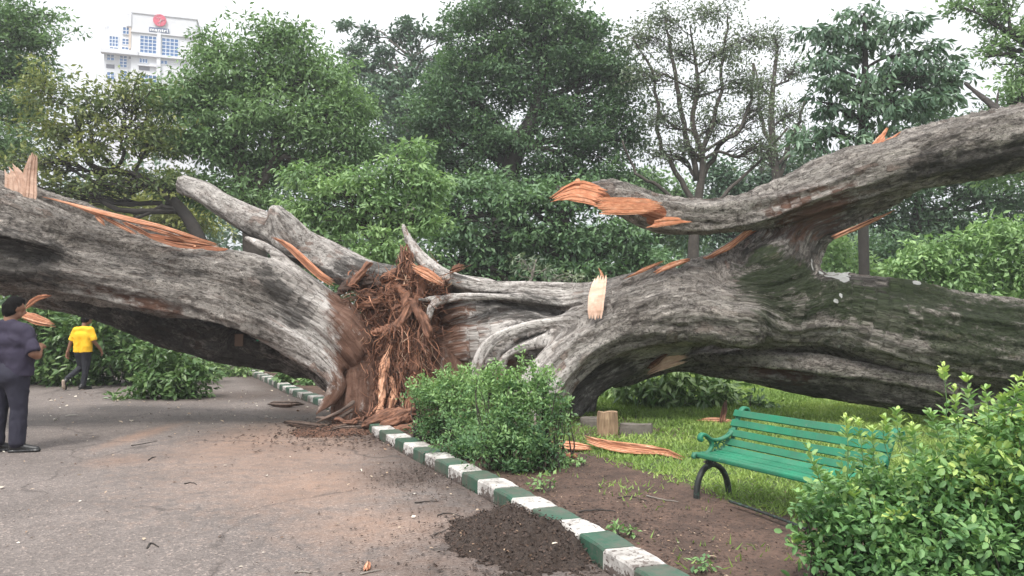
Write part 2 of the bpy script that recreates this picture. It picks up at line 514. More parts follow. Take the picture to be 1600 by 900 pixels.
def mat_painted(name, col, under=(.10, .075, .06), chip=.5, zbase=None, fade=.1, grime=.0):
    """paint worn off in flakes; wear grows near the foot of a kerb when zbase is given"""
    m, nt, b = new_mat(name)
    o = nt.nodes.new('ShaderNodeNewGeometry').outputs['Position']
    n = noise(nt, o, 26, 7, .7); n2 = noise(nt, o, 5, 4)
    c = mixc(nt, ramp(nt, n2, [(.3, 0.0), (.7, 1.0)]), tuple(col), tuple(v * (1 - fade * 2) for v in col))
    c = mixc(nt, ramp(nt, noise(nt, o, 70, 4), [(.35, .35), (.5, 0.0)]), c, tuple(v * .55 for v in col))
    v = math_(nt, 'ADD', n, math_(nt, 'MULTIPLY', math_(nt, 'SUBTRACT', n2, .5), .4))
    if zbase is not None:
        sx = nt.nodes.new('ShaderNodeSeparateXYZ'); nt.links.new(o, sx.inputs[0])
        v = math_(nt, 'ADD', v, math_(nt, 'MULTIPLY', math_(nt, 'SUBTRACT', zbase, sx.outputs[2], True), 1.9))
    c = mixc(nt, ramp(nt, v, [(chip, 0.0), (chip + .035, 1.0)]), c, ramp(nt, n, [(.3, tuple(x * .4 for x in under)), (.75, under)]))
    c = mixc(nt, ramp(nt, noise(nt, o, 3.2, 6, .7), [(.42, 0.0), (.62, grime)]), c, (.13, .105, .09))
    c = mixc(nt, ramp(nt, noise(nt, o, 14, 6, .7), [(.5, 0.0), (.66, grime)]), c, (.11, .09, .08))
    nt.links.new(c, b.inputs['Base Color']); b.inputs['Roughness'].default_value = .62
    bump(nt, b, ramp(nt, v, [(chip, 1.0), (chip + .05, .4)]), .5, .006)
    return m


M = {}
HAZE = 0.0015
M['bark'] = mat_bark()
M['wood'] = mat_wood('fresh_split_wood', (.30, .11, .055), (.60, .27, .15), (.70, .42, .28))
M['palewood'] = mat_wood('pale_split_wood', (.46, .30, .22), (.66, .48, .37), (.74, .60, .49))
M['solidwood'] = mat_wood('broken_face_wood', (.40, .14, .07), (.66, .28, .15), (.74, .46, .31), .7, False)
M['boardwood'] = mat_wood('cream_board_wood', (.46, .27, .19), (.68, .46, .35), (.74, .56, .45), .6, False)
M['root'] = mat_wood('torn_root_wood', (.06, .028, .018), (.19, .085, .05), (.40, .20, .12), 1.0, False)
M['brownbark'] = mat_wood('broken_bark_chunk', (.03, .02, .016), (.09, .055, .04), (.20, .12, .085))
M['g_mid'] = mat_leaf('leaf_mid_green', [(.1, (0.051, 0.096, 0.042)), (.45, (0.123, 0.218, 0.092)), (.8, (0.238, 0.366, 0.159))])
M['g_dark'] = mat_leaf('leaf_dark_green', [(.1, (0.031, 0.066, 0.035)), (.5, (0.082, 0.158, 0.077)), (.85, (0.172, 0.285, 0.133))])
M['g_blue'] = mat_leaf('leaf_blue_green', [(.1, (0.040, 0.085, 0.052)), (.5, (0.100, 0.179, 0.108)), (.85, (0.227, 0.337, 0.215))], .2, .4)
M['g_light'] = mat_leaf('leaf_light_green', [(.1, (0.070, 0.132, 0.054)), (.45, (0.188, 0.314, 0.126)), (.8, (0.361, 0.521, 0.225))])
M['g_olive'] = mat_leaf('leaf_olive_green', [(.1, (0.048, 0.077, 0.032)), (.5, (0.126, 0.181, 0.068)), (.85, (0.328, 0.347, 0.109))])
M['g_grey'] = mat_leaf('leaf_grey_green', [(.1, (0.071, 0.094, 0.065)), (.5, (0.158, 0.205, 0.136)), (.85, (0.280, 0.327, 0.218))])
M['g_shrub'] = mat_leaf('shrub_small_leaf', [(.1, (0.035, 0.085, 0.041)), (.45, (0.115, 0.225, 0.092)), (.8, (0.278, 0.437, 0.165))], .3, .5, 1.5)
M['g_front'] = mat_leaf('shrub_oval_leaf', [(.08, (0.043, 0.104, 0.043)), (.42, (0.103, 0.227, 0.079)), (.72, (0.221, 0.384, 0.139)), (1, (0.589, 0.697, 0.196))], .3, .5, 2.5)
M['g_wilt'] = mat_leaf('wilting_leaf', [(.1, (0.032, 0.073, 0.026)), (.5, (0.089, 0.170, 0.054)), (.85, (0.276, 0.389, 0.154))], .25, .35, 1.2)
M['grass'] = mat_leaf('grass_blade', [(.1, (0.087, 0.130, 0.038)), (.5, (0.192, 0.304, 0.069)), (.9, (0.383, 0.487, 0.139))], .3, .6, .6)
M['limb'] = mat_simple('tree_limb_bark', (.085, .07, .06), .9, 30, .6, .5, vscale=9)
M['limbdark'] = mat_simple('dark_limb_bark', (.04, .034, .03), .9, 30, .6, .4, vscale=9)
M['limbpale'] = mat_simple('pale_twig_bark', (.26, .23, .20), .9, 30, .4, .4, vscale=9)


# ------------------------------------------------------------------ terrain, road
KERB = np.array([(1.55, 1.0), (1.25, 2.6), (.95, 3.75), (.72, 4.38), (.43, 5.15), (.117, 5.85), (-.37, 6.89), (-.94, 8.06), (-1.75, 9.77), (-2.5, 11.4),
                 (-3.36, 13.15), (-4.7, 15.5), (-6.7, 19.4), (-9.5, 24.0), (-14, 30)])
KS = catmull(KERB, 10)


def kerb_side(x, y):
    """signed distance right of the kerb line (positive = verge)"""
    x = np.asarray(x, float); y = np.asarray(y, float)
    kx = np.interp(y, KS[:, 1], KS[:, 0], left=1.9, right=-14.0)
    return (x - kx) * .9


VERGE = .09
def ground_z(x, y):
    s = kerb_side(x, y)
    x = np.asarray(x, float); y = np.asarray(y, float)
    q = np.stack([x, y, np.zeros_like(x)], -1).reshape(-1, 3)
    n = (fbm(q * .9, 3, 4) - .5).reshape(x.shape); n2 = (fbm(q * 5, 5, 3) - .5).reshape(x.shape)
    t = np.clip((s - .05) / .25, 0, 1)
    z = -.03 + t * (VERGE + .03 - .03 + .05 * n + .03 * n2)
    z = z + np.clip((y - 26) / 60, 0, 1) ** 1.2 * 2.0
    return z


def grid_sheet(xs, ys, zf):
    X, Y = np.meshgrid(xs, ys, indexing='ij'); Z = zf(X, Y)
    V = np.stack([X, Y, Z], -1).reshape(-1, 3); ny = len(ys)
    i, j = np.meshgrid(np.arange(len(xs) - 1), np.arange(ny - 1), indexing='ij')
    a = (i * ny + j).ravel()
    return V, np.stack([a, a + ny, a + ny + 1, a + 1], 1)


def mat_ground():
    m, nt, b = new_mat('verge_soil_and_grass')
    o = nt.nodes.new('ShaderNodeNewGeometry').outputs['Position']
    sx = nt.nodes.new('ShaderNodeSeparateXYZ'); nt.links.new(o, sx.inputs[0])
    n1 = noise(nt, o, 3.0, 6, .65); n2 = noise(nt, o, 30, 5, .7); n3 = noise(nt, o, 110, 3, .7)
    soil = ramp(nt, n1, [(.3, (.045, .028, .022)), (.55, (.115, .07, .052)), (.75, (.165, .10, .074))])
    soil = mixc(nt, ramp(nt, n2, [(.35, .8), (.5, 0.0)]), soil, (.035, .024, .019))
    soil = mixc(nt, ramp(nt, n3, [(.66, 0.0), (.72, .7)]), soil, (.28, .21, .16))
    gr = ramp(nt, n2, [(.3, (.035, .055, .018)), (.6, (.09, .135, .035)), (.8, (.14, .18, .06))])
    k = math_(nt, 'ADD', attr(nt, 'grassy'), math_(nt, 'MULTIPLY', math_(nt, 'SUBTRACT', n1, .5), 1.4))
    c = mixc(nt, ramp(nt, k, [(.42, 0.0), (.62, 1.0)]), soil, gr)
    nt.links.new(c, b.inputs['Base Color']); b.inputs['Roughness'].default_value = .95
    bump(nt, b, math_(nt, 'ADD', n2, math_(nt, 'MULTIPLY', n3, .5)), .8, .03)
    return m


def grassy(x, y):
    """how grassy the verge is: bare strip by the kerb and in the shade under the trunk, lawn beyond"""
    x = np.asarray(x, float); y = np.asarray(y, float); s = kerb_side(x, y)
    g = np.clip((s - 1.55) / .5, 0, 1)
    g = g * (1 - .65 * np.exp(-((x - 1.0) / 2.0) ** 2 - ((y - 10.6) / 2.2) ** 2))
    q = np.stack([x, y, np.zeros_like(x)], -1).reshape(-1, 3)
    g = g + .45 * (fbm(q * 1.1, 21, 4).reshape(x.shape) - .5)
    g = np.where((s > .35) & (s < 1.5), np.maximum(g, .30 * fbm(q * 2.2, 9, 3).reshape(x.shape) + .0), g)
    return np.clip(g, 0, 1)


xs = np.concatenate([np.linspace(-900, -60, 12), np.linspace(-50, -12, 30), np.linspace(-11, 11, 230), np.linspace(12, 50, 30), np.linspace(60, 900, 12)])
ys = np.concatenate([np.linspace(-200, -5, 8), np.linspace(0, 16, 190), np.linspace(16.3, 40, 70), np.linspace(45, 90, 10), np.linspace(120, 1500, 14)])
V, F = grid_sheet(xs, ys, ground_z)
part('ground', V, F, mat_ground(), None, True, {'grassy': grassy(V[:, 0], V[:, 1])}, 'structure')


def mat_road():
    m, nt, b = new_mat('worn_asphalt')
    o = nt.nodes.new('ShaderNodeNewGeometry').outputs['Position']
    n1 = noise(nt, o, .9, 5, .6); n2 = noise(nt, o, 7, 6, .65); n3 = noise(nt, o, 90, 3, .7)
    vo = nt.nodes.new('ShaderNodeTexVoronoi'); vo.inputs['Scale'].default_value = 75; nt.links.new(o, vo.inputs['Vector'])
    sep = nt.nodes.new('ShaderNodeSeparateColor'); nt.links.new(vo.outputs['Color'], sep.inputs[0])
    c = ramp(nt, n1, [(.3, (.125, .106, .098)), (.7, (.19, .162, .150))])
    c = mixc(nt, 1.0, c, ramp(nt, sep.outputs[0], [(0, (.62, .62, .62)), (.6, (.98, .97, .96)), (.93, (1.2, 1.18, 1.15)), (1, (2.1, 2.0, 1.9))]), 'MULTIPLY')
    c = mixc(nt, ramp(nt, n2, [(.3, .55), (.5, 0.0)]), c, (.085, .068, .062))
    # red soil washed over the road, dark soil by the kerb
    r = math_(nt, 'ADD', attr(nt, 'red'), math_(nt, 'MULTIPLY', math_(nt, 'SUBTRACT', n2, .5), 1.1))
    rn = math_(nt, 'MULTIPLY', ramp(nt, r, [(.2, 0.0), (.95, .8)]), ramp(nt, n3, [(.3, .55), (.6, 1.0)]))
    c = mixc(nt, rn, c, ramp(nt, n1, [(.3, (.24, .145, .10)), (.7, (.33, .20, .135))]))
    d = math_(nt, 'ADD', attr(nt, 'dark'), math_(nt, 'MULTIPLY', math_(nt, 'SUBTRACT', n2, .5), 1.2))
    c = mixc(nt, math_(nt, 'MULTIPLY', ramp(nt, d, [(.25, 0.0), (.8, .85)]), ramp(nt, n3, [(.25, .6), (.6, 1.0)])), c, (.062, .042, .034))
    # hairline cracks
    wv = nt.nodes.new('ShaderNodeTexVoronoi'); wv.feature = 'DISTANCE_TO_EDGE'; wv.inputs['Scale'].default_value = .38
    wp = nt.nodes.new('ShaderNodeVectorMath'); wp.operation = 'MULTIPLY_ADD'
    nz = nt.nodes.new('ShaderNodeTexNoise'); nz.inputs['Scale'].default_value = 2.2; nz.inputs['Detail'].default_value = 6; nt.links.new(o, nz.inputs['Vector'])
    nt.links.new(nz.outputs['Color'], wp.inputs[0]); wp.inputs[1].default_value = (.7, .7, .1); nt.links.new(o, wp.inputs[2])
    nt.links.new(wp.outputs[0], wv.inputs['Vector'])
    c = mixc(nt, math_(nt, 'MULTIPLY', ramp(nt, wv.outputs['Distance'], [(0, 1.0), (.011, 0.0)]), ramp(nt, n1, [(.40, 0.0), (.52, .75)])), c, (.05, .04, .036))
    nt.links.new(c, b.inputs['Base Color']); b.inputs['Roughness'].default_value = .8
    bump(nt, b, math_(nt, 'ADD', vo.outputs['Distance'], math_(nt, 'MULTIPLY', n2, 1.5)), .5, .012)
    return m


def blob(x, y, items):
    v = np.zeros_like(x)
    for (px, py, rx, ry, a) in items:
        g = G(px, py); dy_ = ry * g[1] ** 2 / (FPX * CAMZ); dx_ = rx * g[1] / FPX
        v = np.maximum(v, a * np.exp(-((x - g[0]) / dx_) ** 2 - ((y - g[1]) / dy_) ** 2))
    return v


xr = np.linspace(-1, 0, 150) ; ur = -16 * (np.abs(xr) ** 1.6)
ry = np.concatenate([np.linspace(-6, 0, 4), np.linspace(1, 24, 260), np.linspace(24.5, 32, 12)])
U, Y = np.meshgrid(ur, ry, indexing='ij')
X = np.interp(Y, KS[:, 1], KS[:, 0], left=1.9) - .015 + U
q = np.stack([X.ravel(), Y.ravel(), 0 * X.ravel()], 1)
Z = (.012 * (fbm(q * .7, 31, 3) - .5)).reshape(X.shape)
V = np.stack([X, Y, Z], -1).reshape(-1, 3); nyr = len(ry)
i, j = np.meshgrid(np.arange(len(ur) - 1), np.arange(nyr - 1), indexing='ij'); a = (i * nyr + j).ravel()
F = np.stack([a, a + nyr, a + nyr + 1, a + 1], 1)
red = blob(V[:, 0], V[:, 1], [(480, 700, 200, 70, .68), (400, 690, 130, 45, .75), (500, 755, 170, 50, .75), (600, 820, 190, 45, .7), (220, 680, 25, 22, .8), (190, 720, 70, 14, .6),
                              (570, 665, 100, 16, 1.0), (640, 880, 240, 40, .45), (330, 780, 60, 40, .25), (700, 840, 60, 18, .6), (500, 640, 60, 8, .5)])
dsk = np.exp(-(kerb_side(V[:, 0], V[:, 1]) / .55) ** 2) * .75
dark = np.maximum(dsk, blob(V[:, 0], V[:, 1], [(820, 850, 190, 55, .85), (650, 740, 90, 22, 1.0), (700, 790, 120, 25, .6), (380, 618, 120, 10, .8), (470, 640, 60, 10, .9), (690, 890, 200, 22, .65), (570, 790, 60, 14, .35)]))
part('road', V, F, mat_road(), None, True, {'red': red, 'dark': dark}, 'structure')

# ------------------------------------------------------------------ kerb of painted stones
M['kw'] = mat_painted('kerb_white_paint', (.60, .58, .55), (.13, .10, .09), .575, .10, .1, .55)
M['kg'] = mat_painted('kerb_green_paint', (.030, .095, .060), (.10, .085, .07), .64, .07, .12, .5)
dl = np.concatenate([[0], np.cumsum(np.linalg.norm(np.diff(KS, axis=0), axis=1))])
s_ref = np.interp(9.77, KS[:, 1], dl)
kerb = thing('kerb', 'low roadside kerb of stones painted alternately green and white', 'kerb', (.43, 5.15, 0))
def kpt(s):
    return np.array([np.interp(s, dl, KS[:, 0]), np.interp(s, dl, KS[:, 1])])
for n in range(-27, 34):
    s0 = s_ref + n * .368
    s1 = s0 + .368 - .008
    if s0 < .3 or (1 < n < 7): continue      # a few stones lie broken under the roots
    a, b2 = kpt(s0), kpt(s1)
    d = (b2 - a) / np.linalg.norm(b2 - a); nn = np.array([d[1], -d[0]])       # to the verge side
    jit = random.uniform(-.008, .008); w = .235; top = .128 + random.uniform(-.006, .006)
    jr = random.uniform(-.012, .012); c = .012
    V = []
    for t in np.linspace(0, 1, 5):
        pc = a + (b2 - a) * t + nn * (jit + jr * (t - .5))
        e = .006 if t in (0, 1) else 0
        for (o, z) in ((0, -.06), (.004, top - c * 1.6), (c * 1.3, top - .002), (w - c, top - e), (w, top - c), (w, -.06)):
            r = .005 * (random.random() - .5)
            V.append([pc[0] + nn[0] * (o + r), pc[1] + nn[1] * (o + r), z - (e if z > 0 else 0) + r * .6])
    Fq = [[r * 6 + q, r * 6 + (q + 1) % 6, (r + 1) * 6 + (q + 1) % 6, (r + 1) * 6 + q] for r in range(4) for q in range(6)]
    me_f = [np.array(Fq), np.array([[5, 4, 3, 2, 1, 0], [24, 25, 26, 27, 28, 29]])]
    part('kerb_stone', np.array(V), me_f, M['kg'] if n % 2 else M['kw'], kerb)

# ------------------------------------------------------------------ the fallen tree
def S(pts, k=None, op='+', n=5, cut=None): return (px_stroke(pts, n), k, op, cut)


def grain_follow(V, strokes, dmain, g0):
    acc = g0 * 1e-3; wt = np.full(len(V), 1e-3)
    for s in strokes:
        if s[2] != '+': continue
        A = s[0]; lo = (A[:, :3] - A[:, 3:4]).min(0) - .35; hi = (A[:, :3] + A[:, 3:4]).max(0) + .35
        ii = np.nonzero(((V > lo) & (V < hi)).all(1))[0]
        if not len(ii): continue
        Q = V[ii]; L_ = np.concatenate([[0], np.cumsum(np.linalg.norm(np.diff(A[:, :3], axis=0), axis=1))])
        T = np.gradient(A[:, :3], axis=0); T /= np.linalg.norm(T, axis=1)[:, None] + 1e-9
        sg = 1.0 if (A[-1, :3] - A[0, :3]) @ dmain > 0 else -1.0
        best = np.full(len(Q), 1e9); bs = np.zeros(len(Q)); bc = np.zeros((len(Q), 3)); bt = np.zeros((len(Q), 3))
        for i in range(len(A) - 1):
            a, b = A[i], A[i + 1]; ba = b[:3] - a[:3]; l2 = float(ba @ ba) + 1e-12
            t = np.clip(((Q - a[:3]) @ ba) / l2, 0, 1); c = a[:3] + t[:, None] * ba
            dd_ = np.linalg.norm(Q - c, axis=1) - (a[3] + t * (b[3] - a[3])); m = dd_ < best
            best = np.where(m, dd_, best); bs = np.where(m, L_[i] + t * math.sqrt(l2), bs)
            bc[m] = c[m]; bt[m] = (T[i] * (1 - t[:, None]) + T[i + 1] * t[:, None])[m]
        bt /= np.linalg.norm(bt, axis=1)[:, None] + 1e-9
        e3 = np.cross(bt, [0, 1, .001]); e3 /= np.linalg.norm(e3, axis=1)[:, None] + 1e-9; e2 = np.cross(e3, bt)
        off = Q - bc
        gi = np.stack([sg * bs + float(A[0, :3] @ dmain), (off * e2).sum(1) + float(A[:, 1].mean()), sg * (off * e3).sum(1) + float(A[:, 2].mean())], 1)
        w = np.exp(-np.clip(best, -.3, .4) / .085)
        acc[ii] += gi * w[:, None]; wt[ii] += w
    return acc / wt[:, None]


def bark_part(name, strokes, h, k, parent, direction, masks, disp=1.0, label=None, clip=None, follow=True):
    V, F = sdf_mesh(strokes, h, k, clip)
    V = relax(V, F, 1, .4)
    N_ = vnormals(V, F)
    d = np.array(direction, float); d /= np.linalg.norm(d)
    e2 = np.cross(d, [0, 1, 0]); e2 /= np.linalg.norm(e2); e3 = np.cross(d, e2)
    g = np.stack([V @ d, V @ e2, V @ e3], 1)
    if follow: g = grain_follow(V, strokes, d, g)
    big = fbm(g * np.array([.5, 2.0, 2.0]), 41, 2) - .5
    flut = (1 - 2 * np.abs(fbm(g * np.array([.38, 4.0, 4.0]), 43, 2) - .5)) ** 2 - .75
    wv = g + .12 * np.stack([fbm(g * 4, 44 + i, 2) - .5 for i in range(3)], 1)
    f1, ed, cid = worley(wv * np.array([3.0, 8.5, 8.5]), 47)
    fl = fbm(g * np.array([3.2, 14, 14]), 51, 3) - .5
    masks = {kx: f(V) for kx, f in masks.items()}
    fk = np.clip(1 - masks.pop('smooth', np.zeros(len(V))) - .9 * masks.get('dirt', 0), .0, 1); masks['flaky'] = fk
    tt = fbm(wv * np.array([1.1, 3.2, 3.2]), 53, 4) * 13; ter = np.floor(tt) + np.clip((tt % 1) / .3, 0, 1)
    dd = disp * (.10 * big + .10 * flut + fk * (.010 * (np.clip(ed / .25, 0, 1) - .6) + .012 * (cid - .5) + .011 * (ter - 6.5)) + (.02 + .03 * fk) * fl)
    if 'wood' in masks: dd = dd * (1 - .75 * np.clip(masks['wood'], 0, 1))
    V = V + N_ * dd[:, None]
    for kx in ('wood', 'dirt', 'moss', 'soot_shade', 'white'): masks.setdefault(kx, np.zeros(len(V)))
    masks['grain'] = g
    o = part(name, V, F, M['bark'], parent, True, masks)
    if label: o['label'] = label
    return o


def zone(items, w=.25):
    """mask: 1 near any of the pixel strokes, fading over w metres"""
    SS = [px_stroke(i, 4) for i in items]
    return lambda V: np.max([soft(dist_to(V, s), w) for s in SS], 0)


tree = thing('fallen_tree', 'giant grey trunk of a fallen tree split at its roots across the road', 'fallen tree', G(600, 662))

# left half: trunk coming in from the left, rising over the road
L = [S([(-330, 285, 9.9, 85), (-200, 305, 10, 72), (0, 350, 10.3, 62), (120, 395, 10.6, 57), (250, 425, 10.9, 53), (380, 447, 11, 54), (450, 475, 11, 50), (510, 505, 11, 42), (545, 545, 11.1, 40)], .10),
     S([(-330, 400, 9.6, 80), (-200, 400, 9.7, 66), (0, 411, 10, 49), (150, 437, 10.3, 37), (300, 470, 10.5, 33), (400, 503, 10.6, 28), (470, 540, 10.7, 24), (512, 572, 10.75, 18), (526, 600, 10.75, 13), (516, 626, 10.7, 9), (494, 648, 10.6, 5)], .09),
     S([(388, 372, 11.25, 5), (410, 382, 11.2, 8), (440, 402, 11.1, 10), (480, 432, 11, 11), (528, 468, 11, 10)], .06),
     S([(-100, 350, 9.9, 30), (30, 368, 9.85, 22), (130, 410, 10.15, 14), (230, 440, 10.4, 10), (320, 455, 10.6, 8)], .08),
     # dark slack between upper bulge and flank at far left, and the long split
     S([(-140, 400, 9.25, 32), (-20, 398, 9.55, 24), (60, 408, 9.85, 10)], .08, '-'),
     S([(-60, 262, 10.25, 18), (40, 304, 10.4, 18), (150, 345, 10.6, 20), (250, 373, 10.8, 17), (330, 392, 11.0, 12)], .08),
     S([(90, 445, 9.9, 5), (200, 482, 10.1, 8), (310, 520, 10.25, 9), (400, 552, 10.3, 8)], .05, '-'),
     S([(45, 299, 10.15, 3), (80, 318, 10.17, 7), (150, 340, 10.27, 11), (230, 362, 10.45, 12), (300, 378, 10.68, 9), (350, 390, 10.85, 4)], .02, '-', 6)]
Lm = {'wood': zone([[(45, 299, 10.15, 4), (80, 317, 10.18, 8), (150, 339, 10.3, 14), (230, 361, 10.48, 15), (300, 377, 10.72, 12), (350, 389, 10.9, 5)]], .02),
      'smooth': zone([[(520, 560, 10.8, 40), (500, 640, 10.6, 30)], [(390, 372, 11.2, 6), (528, 468, 11, 14)], [(470, 520, 10.7, 30)]], .5),
      'dirt': zone([[(552, 470, 10.9, 22), (562, 520, 10.8, 22), (556, 600, 10.8, 20), (520, 650, 10.6, 10)], [(260, 505, 10.2, 2), (120, 462, 9.8, 2)]], .42),
      'soot_shade': zone([[(-60, 400, 9.6, 30), (40, 400, 9.8, 26), (90, 420, 10, 10)], [(180, 395, 10.1, 4), (300, 420, 10.3, 4)], [(420, 420, 10.6, 4), (460, 500, 10.5, 5)]], .4)}
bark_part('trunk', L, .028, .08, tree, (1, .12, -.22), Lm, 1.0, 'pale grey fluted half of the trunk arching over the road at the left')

# limb behind and below it
L2 = [S([(60, 440, 11.9, 34), (190, 480, 11.8, 34), (270, 508, 11.7, 34), (350, 530, 11.6, 34), (430, 548, 11.6, 30), (500, 568, 11.5, 29), (570, 600, 11.3, 36)], .08),
      S([(380, 528, 11.3, 15), (450, 558, 11.15, 13), (505, 592, 11, 13), (535, 620, 10.95, 14)], .06)]
bark_part('limb', L2, .032, .08, tree, (1, 0, -.3), {'soot_shade': zone([[(150, 490, 11.5, 40), (480, 560, 11.5, 30)]], .6)}, .9)  # dark mask paints shade over this limb behind the trunk

# cut limb rising to the left behind the root mass
cutp, cutn = P(283, 288, 12.8), (P(283, 288, 12.8) - P(340, 316, 12.6)); cutn /= np.linalg.norm(cutn)
U1 = [S([(262, 274, 12.85, 13), (283, 286, 12.8, 14), (318, 300, 12.7, 17), (345, 318, 12.6, 18), (395, 346, 12.4, 22), (450, 374, 12.3, 28), (510, 405, 12.2, 29), (580, 436, 12, 28), (660, 446, 11.9, 26), (760, 462, 11.9, 26)], .07, '+', 5, [(cutp, cutn)]),
      S([(456, 374, 12.2, 28), (444, 354, 12.15, 22), (434, 336, 12.1, 14), (430, 330, 12.1, 9)], .09),
      S([(446, 322, 11.95, 5), (448, 333, 11.9, 3)], .03, '-')]
bark_part('limb', U1, .028, .06, tree, (1, -.1, -.45), {'smooth': lambda V: np.full(len(V), .75), 'wood': zone([[(266, 278, 12.9, 7), (281, 287, 12.8, 3)]], .07), 'soot_shade': zone([[(330, 350, 12.4, 8), (450, 410, 12.1, 12)], [(540, 425, 11.8, 20), (700, 445, 11.7, 22)]], .3)}, .55,
          'sawn-off bare limb pointing up to the left')

# right half with its flutes and roots
R = [S([(735, 540, 12.0, 70), (820, 530, 11.95, 76), (900, 520, 11.8, 66), (1000, 484, 11.4, 60), (1100, 476, 11.1, 64), (1200, 479, 10.8, 65), (1300, 490, 10.6, 62), (1400, 508, 10.45, 70), (1500, 526, 10.3, 72), (1600, 543, 10.1, 74), (1750, 575, 9.9, 80), (1950, 620, 9.7, 85)], .1),
     S([(630, 352, 11.5, 2), (642, 380, 11.45, 7), (664, 412, 11.45, 12), (700, 434, 11.5, 12), (760, 449, 11.5, 13), (840, 460, 11.45, 19), (920, 472, 11.35, 30), (1000, 475, 11.3, 45)], .05),
     S([(670, 498, 11.05, 3), (676, 478, 11.1, 5), (700, 467, 11.15, 6), (780, 465, 11.25, 6), (860, 471, 11.3, 10), (930, 485, 11.2, 24)], .05),
     S([(654, 468, 11.1, 2.5), (684, 466, 11.15, 4.5)], .03),
     S([(695, 500, 11.45, 5), (720, 494, 11.45, 6), (780, 499, 11.5, 8), (870, 490, 11.5, 12)], .04),
     S([(740, 610, 10.85, 9), (746, 570, 10.85, 9), (764, 536, 10.9, 9), (806, 513, 10.95, 10), (870, 500, 11, 13), (940, 492, 11, 28), (1010, 484, 11, 46)], .05),
     S([(776, 600, 11, 8), (790, 560, 11, 8), (830, 538, 11, 10), (880, 520, 11, 14), (930, 505, 11, 20)], .05),
     S([(810, 680, 10.8, 46), (835, 630, 10.8, 42), (868, 580, 10.8, 38), (912, 545, 10.8, 34), (975, 512, 10.8, 36), (1060, 492, 10.7, 44), (1160, 492, 10.5, 48)], .08),
     # arch members under the log
     S([(862, 700, 11.7, 16), (885, 640, 11.7, 26), (930, 592, 11.8, 26), (1000, 560, 11.9, 24), (1090, 545, 11.9, 22)], .07),
     S([(880, 560, 11.6, 30), (960, 545, 11.6, 24), (1060, 535, 11.5, 20)], .08),
     S([(905, 700, 12.2, 24), (908, 620, 12.2, 24), (930, 570, 12.1, 26)], .08),
     # the stem that joins the upper log
     S([(1090, 442, 11.1, 32), (1142, 418, 11.1, 33), (1190, 385, 11, 32), (1235, 348, 10.9, 30)], .07),
     S([(1160, 470, 10.8, 60), (1205, 430, 10.85, 58), (1236, 385, 10.85, 46), (1270, 345, 10.8, 42), (1320, 305, 10.7, 44), (1380, 275, 10.5, 44)], .1),
     S([(1240, 470, 10.7, 50), (1252, 420, 10.7, 32), (1262, 370, 10.7, 26)], .08),
     # upper log
     S([(885, 300, 11.0, 10), (930, 303, 10.95, 20), (985, 315, 10.9, 26), (1035, 334, 10.8, 28), (1100, 339, 10.7, 25), (1180, 329, 10.6, 28), (1250, 307, 10.5, 38), (1320, 284, 10.4, 44), (1400, 261, 10.2, 49), (1500, 234, 10, 54), (1600, 213, 9.8, 55), (1750, 185, 9.5, 60), (1980, 140, 9.2, 65)], .08),
     S([(1240, 290, 10.45, 12), (1330, 258, 10.25, 14), (1420, 228, 10.05, 16), (1530, 203, 9.8, 20), (1680, 178, 9.5, 24)], .06),
     # hollows
     S([(1370, 262, 9.65, 9), (1440, 256, 9.45, 17), (1520, 246, 9.2, 20), (1620, 238, 9.0, 24), (1700, 225, 8.9, 20)], .1, '-'),
     S([(880, 330, 10.75, 16), (940, 338, 10.7, 16), (1000, 352, 10.55, 15), (1030, 365, 10.5, 6)], .03, '-'),
     S([(1000, 528, 10.3, 3), (1080, 552, 10.3, 8), (1200, 560, 10.1, 9), (1330, 572, 9.95, 9), (1450, 592, 9.8, 9), (1600, 622, 9.6, 9)], .05, '-'),
     S([(800, 488, 11.2, 7), (900, 480, 11.1, 4), (940, 470, 11, 3)], .04, '-'),
     S([(960, 462, 10.75, 3), (1040, 440, 10.6, 5), (1110, 420, 10.5, 3)], .05, '-')]
